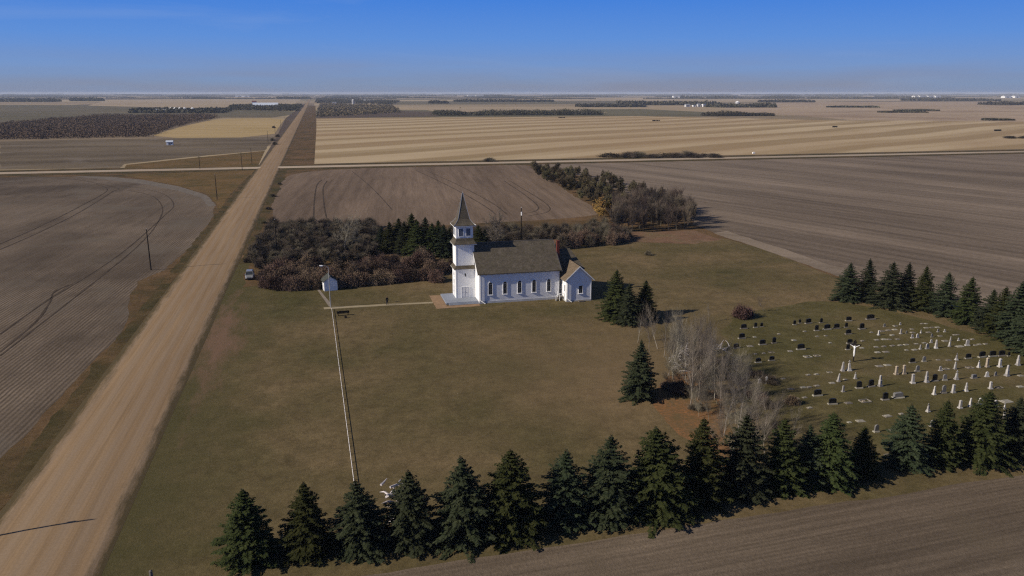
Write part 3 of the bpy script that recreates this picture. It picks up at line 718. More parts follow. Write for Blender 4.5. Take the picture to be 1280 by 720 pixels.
# ------------------------------------------------------------------ lamp, poles, rail, bench
lx, ly = g(413.3, 384.5)
lamp = empty('street_lamp', (lx, ly, 0), 'tall grey yard lamp with curved arm standing beside the white shed', 'lamp')
mb = MB(); mb.tube((0, 0, 0), (0, 0, 7.6), .10, .06, 8); mb.obj('pole', M['galv'], lamp)
mb = MB(); pts = [(0, 0, 7.55), (-.05, 0, 7.9), (-.3, 0, 8.15), (-.65, 0, 8.25), (-1.0, 0, 8.25)]
for a, b in zip(pts, pts[1:]): mb.tube(a, b, .06, n=6)
mb.obj('arm', M['galv'], lamp)
mb = MB(); mb.frustum(-1.3, 0, 8.12, 8.3, .2, .13, .34, .18); mb.frustum(-1.3, 0, 8.3, 8.38, .34, .18, .2, .1); mb.obj('lamp_head', M['white'], lamp)

def pole_meshes(h, arm=True):
    p = MB(); p.tube((0, 0, 0), (0, 0, h), .17, .11, 8); a = MB(); i = MB()
    if arm:
        a.box(-.9, .9, .10, .20, h - .55, h - .42)
        for x in (-.8, -.3, .3, .8): i.tube((x, .15, h - .42), (x, .15, h - .25), .05, .04, 6)
    else:
        i.tube((0, 0, h), (0, 0, h + .18), .05, .04, 6)
        a.box(-.06, .06, .1, .24, h - 1.2, h - .8)
    return p.mesh('pole', M['wood_pole']), a.mesh('crossarm', M['wood_pole']), i.mesh('insulator', M['porcelain'])
PM = pole_meshes(9.6, False); PM2 = pole_meshes(7.0, True)
def upole(x, y, label, ms=PM, sc=1.0, group='wooden power poles along the roads'):
    return place('power_pole', [('pole', ms[0]), ('bracket' if ms is PM else 'crossarm', ms[1]), ('insulator', ms[2])], (x, y, 0), label, 'power pole', group, 0, sc)
upole(-39.1, 192.8, 'dark wooden power pole standing at the edge of the left stubble field')
upole(-38.6, 320.8, 'dark wooden power pole in the russet verge just before the crossroads')
upole(-39.1, 440.5, 'power pole on the near side of the crossroads left of the gravel road')
upole(-39.1, 73.5, 'power pole out of view beside the near left of the gravel road')
upole(*g(250, 211.5), 'short pole with crossarm on the crossroad, leftmost of the distant poles', PM2)
upole(*g(315, 206), 'distant pole left of the gravel road just beyond the crossroads')
for i, y in enumerate((690, 820, 960, 1110)): upole(-39.1, y, 'tiny far pole beside the gravel road, %s beyond the crossroads' % ordn(i))
upole(*g(346.5, 322), 'dark power pole rising out of the thicket behind the red hedge')
bx_, by_ = g(651.5, 312)
pl = upole(bx_, by_, 'dark power pole with white insulator behind the church roof', PM, 1.15)
mb = MB(); mb.tube((.02, -.18, 7.9), (.02, -.18, 8.7), .16, n=8); mb.obj('transformer', M['porcelain'], pl)

A = Vector((0.98, 147.6, 0)); B = Vector((*g(443.5, 612), 0))
rail = empty('pipe_rail', (A.x, A.y, 0), 'long low white pipe rail running from the lamp pole to the spruces', 'rail')
d = B - A; n = 34
mb = MB(); mb.tube((0, 0, .30), (d.x, d.y, .30), .032, n=6); mb.obj('pipe', M['rail'], rail)
pm = MB(); pm.tube((0, 0, 0), (0, 0, .34), .045, n=6); pm = pm.mesh('post', M['wood_grey'])
for i in range(n + 1):
    o = link('post', pm, rail); o.location = (d.x * i / n, d.y * i / n, 0)

bx_, by_ = g(429, 394.3)
bench = empty('bench', (bx_, by_, 0), 'low dark wooden bench on the lawn below the church path', 'bench', rz=R(3))
mb = MB(); mb.box(-1.15, 1.15, -.2, .2, .42, .5); mb.obj('seat', M['bench'], bench)
mb = MB(); mb.box(-1.15, 1.15, .2, .25, .5, .82); mb.obj('backrest', M['bench'], bench)
for x in (-.9, .9):
    mb = MB(); mb.box(x - .05, x + .05, -.18, .22, 0, .42); mb.obj('leg', M['bench'], bench)
bx_, by_ = g(432, 397.6)
mb = MB(); mb.prism([(.22 * math.cos(i * .785), .2 * math.sin(i * .785)) for i in range(8)], 'z', 0, .4)
o = mb.obj('stump', M['bench']); o.location = (bx_, by_, 0); tag(o, 'short dark stump on the lawn just below the bench', 'stump')
# corner post at the bottom edge of the picture
bx_, by_ = g(190, 728)
mb = MB(); mb.tube((0, 0, 0), (0, 0, 1.1), .16, .14, 8); mb.tube((0, 0, 1.1), (0, 0, 1.16), .15, .05, 8)
o = mb.obj('fence_post', M['wood_grey']); o.location = (bx_, by_, 0); tag(o, 'weathered grey post at the bottom left in the grass by the road', 'post')

# ------------------------------------------------------------------ car
def car():
    cx, cy = g(311.5, 350.5)
    r = empty('parked_car', (cx, cy + 2.3, 0), 'silver grey estate car parked on the grass beside the red shrubs', 'car', rz=R(184))
    paint = N('silver_paint').done(C(.30, .30, .29), .3, .4); dark = plain('dark_trim', (.02, .02, .022), .6)
    # body: lofted cross-sections along the length (local x = length, front at +x)
    r.rotation_euler = (0, 0, R(-88))
    secs = [(-2.3, .62, .35, .80), (-2.22, .86, .30, 1.02), (-1.5, .92, .24, 1.06), (0, .93, .24, 1.03), (1.1, .92, .24, 1.0), (1.9, .88, .26, .93), (2.25, .74, .32, .78), (2.33, .6, .4, .66)]
    mb = MB()
    n = 10
    for x, hw, z0, z1 in secs:
        prof = [(-hw * .9, z0), (hw * .9, z0), (hw, z0 + .12), (hw * 1.0, (z0 + z1) / 2), (hw * .96, z1 - .1), (hw * .84, z1), (-hw * .84, z1), (-hw * .96, z1 - .1), (-hw, (z0 + z1) / 2), (-hw, z0 + .12)]
        mb.v += [(x, a, b) for a, b in prof]
    for i in range(len(secs) - 1):
        for j in range(n): mb.f.append((i * n + j, i * n + (j + 1) % n, (i + 1) * n + (j + 1) % n, (i + 1) * n + j)); mb.mi.append(0)
    mb.f.append(tuple(range(n))); mb.f.append(tuple(range((len(secs) - 1) * n, len(secs) * n))); mb.mi += [0, 0]
    body = mb.obj('body', paint, r, smooth=False)
    cab = MB()   # glasshouse
    for x, hw, z in ((-2.1, .80, 1.0), (1.15, .82, .98), (-1.85, .66, 1.58), (.35, .68, 1.6)): pass
    cab.add([(-2.12, -.80, 1.0), (1.15, -.82, .96), (1.15, .82, .96), (-2.12, .80, 1.0), (-1.9, -.66, 1.56), (.3, -.68, 1.58), (.3, .68, 1.58), (-1.9, .66, 1.56)],
            [(0, 1, 5, 4), (1, 2, 6, 5), (2, 3, 7, 6), (3, 0, 4, 7), (4, 5, 6, 7)])
    cab.obj('window_glass', M['glass'], r)
    rf_ = MB(); rf_.frustum(-.8, 0, 1.565, 1.64, 1.12, .68, 1.0, .58)
    for sy_ in (-1, 1):
        rf_.tube((1.17, sy_ * .80, .98), (.3, sy_ * .68, 1.6), .04, n=4); rf_.tube((-.2, sy_ * .815, .99), (-.25, sy_ * .675, 1.6), .04, n=4); rf_.tube((-1.2, sy_ * .81, 1.0), (-1.2, sy_ * .67, 1.6), .05, n=4); rf_.tube((-2.13, sy_ * .79, 1.0), (-1.9, sy_ * .66, 1.6), .06, n=4)
    rf_.obj('roof', paint, r)
    for x in (-1.45, 1.45):
        for sy_ in (-1, 1):
            w = MB(); w.tube((x, sy_ * .74, .33), (x, sy_ * .95, .33), .33, n=16); wo = w.obj('wheel', dark, r)
            q = MB(); q.tube((x, sy_ * .95, .33), (x, sy_ * .965, .33), .2, n=12); q.obj('rim', M['galv'], wo)
    for sy_ in (-1, 1):
        q = MB(); q.frustum(2.27, sy_ * .58, .66, .80, .06, .16, .04, .14); q.obj('headlight', M['porcelain'], r)
        q = MB(); q.box(-2.33, -2.26, sy_ * .66 - .1, sy_ * .66 + .1, .70, .95); q.obj('tail_light', M['brick'], r)
        q = MB(); q.frustum(.85, sy_ * 1.02, 1.0, 1.14, .07, .09, .06, .08); q.obj('mirror', paint, r)
    q = MB(); q.box(2.3, 2.36, -.4, .4, .46, .6); q.box(2.2, 2.37, -.72, .72, .30, .40); q.obj('grille', dark, r)
car()

# ------------------------------------------------------------------ people (skin-grown figures)
def figure(name, verts, edges, radii, mat, parent=None, root=0, lvl=2):
    me = bpy.data.meshes.new(name + '_skeleton'); me.from_pydata(verts, edges, [])
    o = bpy.data.objects.new(name, me); COL.objects.link(o)
    o.modifiers.new('Skin', 'SKIN'); sv = me.skin_vertices[0].data if me.skin_vertices else None
    if sv is None: 
        bm = bmesh.new(); bm.from_mesh(me); bm.verts.layers.skin.verify(); bm.to_mesh(me); bm.free(); sv = me.skin_vertices[0].data
    for i, r_ in enumerate(radii): sv[i].radius = (r_, r_) if not isinstance(r_, tuple) else r_; sv[i].use_root = (i == root)
    ss = o.modifiers.new('Sub', 'SUBSURF'); ss.levels = lvl; ss.render_levels = lvl
    dg = bpy.context.evaluated_depsgraph_get(); ev = o.evaluated_get(dg); nm = bpy.data.meshes.new_from_object(ev)
    o.modifiers.clear(); o.data = nm; nm.materials.clear()
    for m in (mat if isinstance(mat, (list, tuple)) else [mat]): nm.materials.append(m)
    nm.polygons.foreach_set('use_smooth', [True] * len(nm.polygons))
    if parent: o.parent = parent
    return o
SK = [(0, 0, .93), (0, 0, 1.1), (0, .0, 1.32), (0, 0, 1.46), (0, 0, 1.55), (0, -.02, 1.66), (0, -.01, 1.76),            # 0-6
      (.17, 0, 1.42), (.24, .0, 1.14), (.25, -.10, .90), (.25, -.13, .80),                                             # 7-10
      (-.17, 0, 1.42), (-.25, .02, 1.14), (-.24, -.06, .90), (-.24, -.08, .80),                                        # 11-14
      (.09, 0, .86), (.11, -.04, .48), (.12, .02, .09), (.13, -.13, .04),                                              # 15-18
      (-.09, 0, .86), (-.12, .05, .48), (-.13, .12, .09), (-.14, -.03, .04)]                                           # 19-22
SE = [(0, 1), (1, 2), (2, 3), (3, 4), (4, 5), (5, 6), (3, 7), (7, 8), (8, 9), (9, 10), (3, 11), (11, 12), (12, 13), (13, 14), (0, 15), (15, 16), (16, 17), (17, 18), (0, 19), (19, 20), (20, 21), (21, 22)]
SR = [(.16, .12), (.15, .11), (.18, .12), (.10, .09), .055, .095, .07, .07, .052, .038, .035, .07, .052, .038, .035, .10, .068, .045, .04, .10, .068, .045, .04]
px_, py_ = g(484, 381.3)
per = figure('person', SK, SE, SR, [plain('dark_coat', (.018, .018, .022), .9), plain('skin', (.42, .26, .19), .6), plain('dark_jeans', (.02, .025, .04), .9)])
for p in per.data.polygons:
    c = p.center
    p.material_index = 1 if (c.z > 1.56 or (abs(c.x) > .2 and c.z < .86)) else (2 if c.z < .9 else 0)
# fingers: short chains rooted in each palm
per.location = (px_, py_, 0); per.rotation_euler = (0, 0, R(200))
tag(per, 'person in dark clothes walking on the pale path towards the church', 'person')
hv, he, hr = [], [], []
skin = per.data.materials[1]
for sgn in (-1, 1):
    cx = .25 * sgn; cy = -.13 if sgn > 0 else -.08
    hb = MB()
    for f, ln in enumerate((.075, .085, .08, .06)):
        x = cx + (f - 1.5) * .004; y = cy + (f - 1.5) * .02
        hb.tube((x, y, .80), (x - .006 * sgn, y - .004, .80 - ln * .55), .009, .008, 6); hb.tube((x - .006 * sgn, y - .004, .80 - ln * .55), (x - .025 * sgn, y - .006, .80 - ln), .008, .006, 6)
    hb.tube((cx, cy - .03, .83), (cx - .02 * sgn, cy - .055, .78), .010, .008, 6)
    hb.obj('fingers', skin, per)
hb = MB()
for i in range(6):
    for j in range(10):
        pass
bm = bmesh.new(); bmesh.ops.create_icosphere(bm, subdivisions=2, radius=.105, matrix=Matrix.Translation((0, .015, 1.71)) @ Matrix.Diagonal((.9, 1.0, .95, 1)))
bmesh.ops.delete(bm, geom=[v for v in bm.verts if v.co.z < 1.66 and v.co.y < .03], context='VERTS')
me = bpy.data.meshes.new('hair'); bm.to_mesh(me); bm.free(); me.materials.append(plain('brown_hair', (.04, .025, .015), .8)); link('hair', me, per)
fb = MB(); fb.frustum(0, -.118, 1.64, 1.675, .014, .02, .008, .008); fb.obj('nose', skin, per)
eb = MB()
for sx_ in (-1, 1): eb.box(sx_ * .035 - .012, sx_ * .035 + .012, -.116, -.10, 1.675, 1.69)
eb.box(-.022, .022, -.112, -.10, 1.612, 1.62); eb.obj('eyes_and_mouth', M['bench'], per)

# crucifix with a pale figure
cx_, cy_ = g(1066.5, 452)
cr = empty('crucifix', (cx_, cy_, 0), 'tall dark wooden crucifix with a white figure among the graves', 'crucifix', rz=R(-38))
mb = MB(); mb.box(-.10, .10, -.08, .08, 0, 3.5); mb.obj('upright', M['bench'], cr)
mb = MB(); mb.box(-.85, .85, -.085, .085, 2.62, 2.82); mb.obj('crossbeam', M['bench'], cr)
V = [(0, -.16, 1.75), (0, -.15, 1.95), (0, -.15, 2.25), (0, -.16, 2.42), (0, -.19, 2.52), (.03, -.22, 2.64), (.15, -.15, 2.42), (.4, -.14, 2.58), (.66, -.13, 2.72), (-.15, -.15, 2.42), (-.4, -.14, 2.58), (-.66, -.13, 2.72), (.07, -.2, 1.4), (.03, -.14, 1.0), (.03, -.17, .88), (-.06, -.19, 1.4), (-.03, -.14, 1.0), (-.03, -.17, .88)]
E_ = [(0, 1), (1, 2), (2, 3), (3, 4), (4, 5), (3, 6), (6, 7), (7, 8), (3, 9), (9, 10), (10, 11), (0, 12), (12, 13), (13, 14), (0, 15), (15, 16), (16, 17)]
figure('statue', V, E_, [.13, .12, .15, .10, .05, .085, .06, .045, .035, .06, .045, .035, .07, .05, .035, .07, .05, .035], plain('white_plaster', (.8, .8, .8), .6), cr)

# ------------------------------------------------------------------ graves
def gm(kind):
    a = MB(); b = MB()
    if kind == 'black':
        a.frustum(0, 0, 0, .16, .66, .22, .63, .20); b.prism([(-.5, .16), (.5, .16), (.5, .72), (.38, .80), (.18, .84), (-.18, .84), (-.38, .80), (-.5, .72)], 'y', -.09, .09)
    elif kind == 'black_narrow':
        a.frustum(0, 0, 0, .14, .42, .2, .40, .18); b.prism([(-.28, .14), (.28, .14), (.28, .80), (.2, .9), (0, .94), (-.2, .9), (-.28, .80)], 'y', -.08, .08)
    elif kind == 'obelisk':
        a.frustum(0, 0, 0, .14, .28, .28, .27, .27); a.frustum(0, 0, .14, .34, .21, .21, .20, .20)
        b.frustum(0, 0, .34, .9, .155, .155, .15, .15); b.frustum(0, 0, .9, .95, .17, .17, .165, .165); b.frustum(0, 0, .95, 1.62, .12, .12, .095, .095); b.frustum(0, 0, 1.62, 1.74, .095, .095, .005, .005)
    elif kind == 'cross_top':
        a.frustum(0, 0, 0, .16, .29, .27, .28, .26); a.frustum(0, 0, .16, .40, .21, .19, .20, .18)
        b.frustum(0, 0, .40, 1.1, .155, .13, .12, .10); b.box(-.035, .035, -.035, .035, 1.1, 1.6); b.box(-.16, .16, -.035, .035, 1.33, 1.41)
    elif kind == 'tablet':
        a.frustum(0, 0, 0, .16, .36, .2, .34, .18); b.prism(arch_pts(0, .16, .72, .25, 6), 'y', -.075, .075)
    elif kind == 'pillar':
        a.frustum(0, 0, 0, .18, .27, .25, .26, .24); b.frustum(0, 0, .18, 1.12, .16, .14, .14, .12); b.frustum(0, 0, 1.12, 1.18, .17, .15, .17, .15); b.frustum(0, 0, 1.18, 1.3, .15, .13, .06, .05)
    elif kind == 'block':
        a.frustum(0, 0, 0, .12, .55, .26, .53, .24); b.prism([(-.42, .12), (.42, .12), (.42, .6), (.3, .66), (-.3, .66), (-.42, .6)], 'y', -.16, .16)
    elif kind == 'flat':
        a.frustum(0, 0, 0, .07, .52, .34, .5, .32); b.frustum(0, 0, .07, .12, .34, .2, .32, .18)
    elif kind == 'kerb':
        for s_ in (-1, 1): a.box(-.6, .6, s_ * .42 - .05, s_ * .42 + .05, 0, .12); a.box(s_ * .6 - .05, s_ * .6 + .05, -.37, .37, 0, .115)
        b.frustum(-.2, 0, 0, .12, .2, .14, .16, .1)
    return a, b
GM = {}
for kd, am, bmm in (('black', 'concrete', 'black_granite'), ('black_narrow', 'concrete', 'black_granite'), ('obelisk', 'marble', 'marble'), ('cross_top', 'marble', 'marble'),
                    ('tablet', 'marble', 'marble'), ('pillar', 'marble', 'marble'), ('block', 'concrete', 'grey_granite'), ('flat', 'concrete', 'concrete'), ('kerb', 'concrete', 'tan_stone')):
    a, b = gm(kd); GM[kd] = (a.mesh('base', M[am]), b.mesh('stone', M[bmm]))
a, b = gm('pillar'); GM['brown'] = (a.mesh('base', M['tan_stone']), b.mesh('stone', M['tan_stone']))
a, b = gm('tablet'); GM['grey'] = (a.mesh('base', M['concrete']), b.mesh('stone', M['grey_granite']))
HT = {'black': .84, 'black_narrow': .94, 'obelisk': 1.74, 'cross_top': 1.6, 'tablet': .97, 'pillar': 1.3, 'block': .66, 'brown': 1.3, 'grey': .97}
DESC = {'black': 'wide black granite headstone', 'black_narrow': 'narrow black granite headstone', 'obelisk': 'pale stone obelisk monument', 'cross_top': 'pale monument topped by a cross',
        'tablet': 'round topped pale headstone', 'pillar': 'pale pillar gravestone', 'block': 'low blocky grey headstone', 'flat': 'flat pale grave slab', 'kerb': 'low stone kerbed grave', 'brown': 'sandy brown pillar gravestone', 'grey': 'round topped dark grey headstone'}
graves = []
def ta(x, y): return (880 + x / 6.4, 370 + y / 6.4)
def tb(x, y): return (1060 + x / 5.818, 370 + y / 5.818)
def tc(x, y): return (960 + x / 4, 460 + y / 4)
def gv(kind, p, w=None, h=None, s=1.0):
    graves.append((kind, p[0], p[1], (w or 0) / s, (h or 0) / s))
for x, y, w in ((318, 262, 50), (302, 340, 55), (467, 390, 55), (257, 418, 50), (775, 428, 62), (433, 532, 48), (541, 517, 48), (835, 220, 52), (985, 268, 55), (1060, 260, 50), (1157, 200, 46), (1155, 305, 48), (1165, 380, 46)): gv('black', ta(x, y), w, 0, 6.4)
for x, y, w in ((412, 252, 28), (460, 247, 24), (560, 378, 34), (724, 230, 25), (766, 218, 22), (937, 215, 26), (900, 278, 32), (1137, 252, 26), (1150, 430, 30), (1204, 396, 26)): gv('black_narrow', ta(x, y), w, 0, 6.4)
for x, y, w in ((805, 285, 22), (905, 325, 26), (975, 320, 26), (1010, 377, 28), (368, 403, 55), (405, 330, 32), (690, 443, 45), (720, 355, 45), (835, 633, 45), (900, 628, 45), (632, 663, 40), (550, 675, 40), (478, 460, 20), (412, 466, 14), (600, 306, 25), (1130, 670, 25)): gv('flat', ta(x, y), w, 0, 6.4)
for x, y, w in ((540, 453, 45), (830, 488, 60), (905, 480, 50), (1005, 612, 40)): gv('kerb', ta(x, y), w, 0, 6.4)
for x, y, h, kd in ((445, 697, 40, 'tablet'), (498, 697, 60, 'pillar'), (1108, 600, 85, 'obelisk'), (1160, 597, 95, 'cross_top'), (1075, 685, 75, 'obelisk'), (1210, 662, 62, 'cross_top')): gv(kd, ta(x, y), 0, h, 6.4)
for x, y, w in ((163, 170, 60), (468, 485, 42), (873, 455, 45), (975, 445, 52), (1050, 440, 52), (1117, 436, 50)): gv('black', tb(x, y), w, 0, 5.818)
for x, y, w in ((100, 240, 40), (630, 618, 36), (1168, 437, 20)): gv('black_narrow', tb(x, y), w, 0, 5.818)
for x, y, h, kd in ((222, 285, 40, 'pillar'), (265, 225, 28, 'grey'), (380, 210, 22, 'tablet'), (383, 275, 42, 'pillar'), (425, 272, 22, 'grey'), (530, 270, 32, 'cross_top'), (654, 262, 25, 'tablet'), (703, 262, 24, 'tablet'), (467, 306, 32, 'tablet'), (504, 304, 34, 'tablet'),
                    (610, 300, 30, 'grey'), (745, 325, 28, 'obelisk'), (804, 325, 24, 'tablet'), (604, 340, 28, 'tablet'), (525, 387, 38, 'pillar'), (575, 384, 44, 'tablet'), (638, 380, 72, 'obelisk'), (737, 368, 42, 'pillar'), (867, 361, 50, 'tablet'), (788, 466, 58, 'cross_top'), (778, 531, 62, 'obelisk'),
                    (672, 543, 38, 'tablet'), (350, 571, 72, 'brown'), (405, 567, 76, 'brown'), (503, 549, 50, 'grey'), (470, 635, 80, 'pillar'), (570, 627, 92, 'obelisk'), (702, 613, 50, 'grey'), (787, 607, 76, 'cross_top'), (1010, 587, 42, 'tablet'), (1072, 581, 35, 'grey'), (950, 520, 62, 'cross_top'),
                    (1010, 516, 78, 'brown'), (1103, 516, 72, 'pillar'), (1235, 503, 84, 'obelisk'), (1155, 581, 92, 'obelisk'), (552, 477, 44, 'grey')): gv(kd, tb(x, y), 0, h, 5.818)
gv('block', tb(915, 598), 42, 0, 5.818)
for x, y, w in ((170, 266, 30), (245, 257, 42), (292, 251, 45), (340, 246, 40), (345, 219, 38), (320, 286, 38), (208, 321, 40), (262, 317, 42), (300, 317, 35), (362, 316, 40), (205, 373, 40), (262, 368, 40), (322, 363, 40), (378, 360, 40), (422, 355, 40), (215, 411, 45), (275, 408, 50), (228, 511, 58), (287, 504, 55),
                (470, 267, 40), (465, 242, 30), (540, 203, 30), (568, 203, 25), (568, 233, 35), (610, 231, 35), (650, 229, 36), (585, 266, 40), (670, 292, 35), (775, 285, 30), (798, 283, 22), (705, 328, 45), (905, 316, 35), (810, 368, 60), (955, 354, 35), (1000, 350, 35), (925, 359, 28), (850, 319, 25), (497, 350, 35), (555, 344, 35), (483, 393, 45), (425, 395, 25),
                (730, 469, 42), (655, 466, 28), (105, 328, 35), (100, 380, 35), (1255, 581, 42)): gv('flat', tb(x, y), w, 0, 5.818)
for x, y, w in ((885, 523, 48), (713, 532, 42)): gv('kerb', tb(x, y), w, 0, 5.818)
for x, y, h, kd in ((560, 91, 64, 'obelisk'), (375, 119, 36, 'pillar'), (830, 133, 50, 'obelisk'), (878, 126, 46, 'grey'), (925, 123, 48, 'pillar'), (990, 116, 50, 'obelisk'), (1112, 104, 42, 'pillar'), (1010, 193, 50, 'obelisk'), (960, 201, 46, 'pillar'), (1060, 181, 36, 'tablet'), (800, 219, 50, 'cross_top'), (818, 291, 34, 'tablet'), (541, 320, 42, 'grey'), (1138, 192, 36, 'tablet'), (1180, 250, 36, 'pillar'), (1182, 205, 34, 'cross_top')): gv(kd, tc(x, y), 0, h, 4)
for x, y, w in ((247, 139, 42), (322, 181, 40)): gv('black', tc(x, y), w, 0, 4)
for x, y, w in ((455, 101, 28), (515, 93, 30), (585, 159, 30)): gv('black_narrow', tc(x, y), w, 0, 4)
gv('block', tc(650, 148), 50, 0, 4)
for x, y, w in ((115, 106, 38), (175, 98, 32), (205, 97, 32), (245, 90, 32), (320, 76, 32), (402, 176, 42), (208, 200, 32), (462, 266, 48), (597, 241, 48), (667, 231, 28), (622, 311, 38), (407, 273, 24), (183, 149, 28), (145, 154, 24), (1260, 94, 34), (1190, 168, 62), (595, 436, 24)): gv('flat', tc(x, y), w, 0, 4)
for x, y, w in ((485, 167, 50), (1155, 99, 32)): gv('kerb', tc(x, y), w, 0, 4)
def zone(x, y):
    if x < 985 and y < 470: return 'beside the bare birches'
    if y < 452 and x < 1087: return 'behind the crucifix'
    if x < 1087: return 'in front of the crucifix'
    if y < 440: return 'below the far spruces'
    if y < 476: return 'in the middle right rows'
    return 'nearest the front spruces'
Z = {}
for gr in graves: Z.setdefault(zone(gr[1], gr[2]), []).append(gr)
r2 = random.Random(3)
for zn, lst in Z.items():
    lst.sort(key=lambda q: q[2] + q[1] * .04); rows = []; cur = []
    for q in lst:
        v = q[2] + q[1] * .04
        if cur and v - (cur[0][2] + cur[0][1] * .04) > 6.0: rows.append(cur); cur = []
        cur.append(q)
    rows.append(cur)
    for ri, row in enumerate(rows):
        row.sort(key=lambda q: q[1]); cnt = {}
        for kd, x, y, w, h in row: cnt[kd] = cnt.get(kd, 0) + 1
        seen = {}
        for kd, x, y, w, h in row:
            X, Y = g(x, y); ppm = math.hypot(pix(X + .5, Y)[0] - pix(X - .5, Y)[0], 0)
            i = seen.get(kd, 0); seen[kd] = i + 1
            pos_ = '' if cnt[kd] == 1 else ', %s from left' % ordn(i)
            lab = '%s%s in %s row %s' % (DESC[kd], pos_, ordn(ri), zn)
            if kd in ('flat', 'kerb', 'black', 'black_narrow', 'block'):
                full = {'flat': 1.35, 'kerb': 1.4, 'black': 1.22, 'black_narrow': .72, 'block': 1.1}[kd]
                s_ = max(.55, min(1.7, w / ppm / full))
                sc = (s_, s_, min(s_, 1.1) if kd != 'flat' else 1.2)
            else:
                hh = hgt(x, y, y - h) ; s_ = max(.5, min(1.6, hh / HT[kd])); sc = (min(s_, 1.1), min(s_, 1.1), s_ * .88)
            place('gravestone' if kd not in ('flat', 'kerb') else 'grave_marker', [('base', GM[kd][0]), ('stone', GM[kd][1])], (X, Y, 0), lab, 'gravestone' if kd not in ('flat', 'kerb') else 'grave marker', 'gravestones in the cemetery', R(r2.uniform(-7, 7)), sc).rotation_euler.rotate_axis('Y', R(r2.gauss(0, 1.6)))

# ------------------------------------------------------------------ spruces
def spruce_mesh(seed, mat, wide=.36, lv=24, gap=0.0):
    """10 m spruce: whorls of separate drooping boughs, each bough a flat frond of narrow needle sprays"""
    r = random.Random(seed); mb = MB(); H = 10.0; up = Vector((0, 0, 1))
    for i in range(lv):
        t = i / (lv - 1.0); z0 = .45 + (H - .8) * t ** .92 + r.uniform(-.06, .06)
        rad = H * wide * ((1 - t) ** .80) * r.uniform(.82, 1.14) + .16
        if t < .12: rad *= .80 + t * 1.7
        nb = max(5, int(10 * (1 - t) ** .5 + 4)); a0 = r.uniform(0, 6.28)
        for b in range(nb):
            if r.random() < gap + .05: continue
            a = a0 + 6.283 * b / nb + r.uniform(-.25, .25)
            L_ = rad * r.uniform(.72, 1.12) * (1 + .22 * noise.noise(Vector((math.cos(a) * 1.3, math.sin(a) * 1.3, z0 * .35 + seed * 9))))
            ca, sa = math.cos(a), math.sin(a); out = Vector((ca, sa, 0)); sd = Vector((-sa, ca, 0)); dr = r.uniform(.75, 1.25)
            def pt(q): return Vector((ca * L_ * q, sa * L_ * q, z0 + L_ * (.26 * q * (.5 + t) - .50 * q * q * (1 - .55 * t) * dr + .16 * q ** 4)))
            steps = max(4, int(L_ / .17)); hw = min(.95, .20 + L_ * .27)
            for s_ in range(steps):
                q = (s_ + .5) / steps
                if q < .12: continue
                p = pt(q); ln = hw * (1.0 - .72 * q) * r.uniform(.75, 1.2) * (1.0 if q > .25 else .7) + .10
                for side in (-1, 1):
                    d = (sd * side * r.uniform(.75, 1.0) + out * r.uniform(.45, .85) + up * r.uniform(-.42, -.02)).normalized()
                    w = (d.cross(up).normalized() + up * r.uniform(-.35, .35)).normalized(); wd = .085 + ln * .07
                    m = p + d * ln * .55
                    mb.add([tuple(p - w * wd * .5), tuple(m + w * wd), tuple(p + d * ln - up * .05), tuple(m - w * wd)], [(0, 1, 2, 3)])
                if s_ % 2 == 0:      # hanging twigs under the bough
                    p2 = p - up * r.uniform(.18, .42) + sd * r.uniform(-.2, .2); mb.add([tuple(p), tuple((p + p2) * .5 + out * .10), tuple(p2), tuple((p + p2) * .5 - out * .10)], [(0, 1, 2, 3)])
            e = pt(1.0); p = pt(.86); mb.add([tuple(p), tuple((p + e) * .5 + sd * .09), tuple(e + out * .12), tuple((p + e) * .5 - sd * .09)], [(0, 1, 2, 3)])
    # dense inner needles so the core is dark, and the leader
    for i in range(900):
        t = r.random() ** 1.3; z = .4 + 9.0 * t; rr = H * wide * (1 - t) ** .85 * .5 * r.random() ** .5; a = r.uniform(0, 6.28)
        p = Vector((math.cos(a) * rr, math.sin(a) * rr, z)); u = Vector((r.gauss(0, 1), r.gauss(0, 1), r.gauss(0, .6))).normalized(); w = u.orthogonal().normalized()
        mb.quad(p, u * .20, w * .09)
    for i in range(26):
        z = H - 1.1 + i * .042; a = i * 2.4; d = Vector((math.cos(a), math.sin(a), .75)).normalized(); p = Vector((0, 0, z)); w = d.orthogonal().normalized(); ln = .16 + (H - z) * .32
        mb.add([tuple(p), tuple(p + d * ln * .5 + w * .06), tuple(p + d * ln), tuple(p + d * ln * .5 - w * .06)], [(0, 1, 2, 3)])
    tr = MB(); tr.tube((0, 0, -.05), (0, 0, H), .19, .02, 7)
    return [('crown', mb.mesh('crown', mat)), ('trunk', tr.mesh('trunk', M['bark']))]
SPR = [spruce_mesh(1, M['spruce'], .36), spruce_mesh(2, M['spruce_blue'], .39, 22, .05), spruce_mesh(3, M['spruce'], .33, 25, .04), spruce_mesh(4, M['spruce_blue'], .36, 21, .12), spruce_mesh(5, M['spruce'], .41, 23, .03), spruce_mesh(6, M['spruce_dark'], .32, 22, .05)]
def sp(i, xt, yt, yb, label, group, wide=1.0, lift=4.0):
    """top pixel x, top y, skirt-bottom y"""
    yb = yb - lift
    xb = xt
    for _ in range(6):
        X, Y = g(xb, yb); h = hgt(xb, yb, yt); xb += xt - pix(X, Y, h)[0]
    X, Y = g(xb, yb); h = hgt(xb, yb, yt); s_ = h / 10.0
    o = place('spruce_tree', SPR[i], (X, Y, 0), label, 'spruce', group, 0, (s_ * wide * r2.uniform(.93, 1.07), s_ * wide * r2.uniform(.93, 1.07), s_)); o.rotation_euler = (R(r2.gauss(0, 1.3)), R(r2.gauss(0, 1.3)), r2.uniform(0, 6.28))
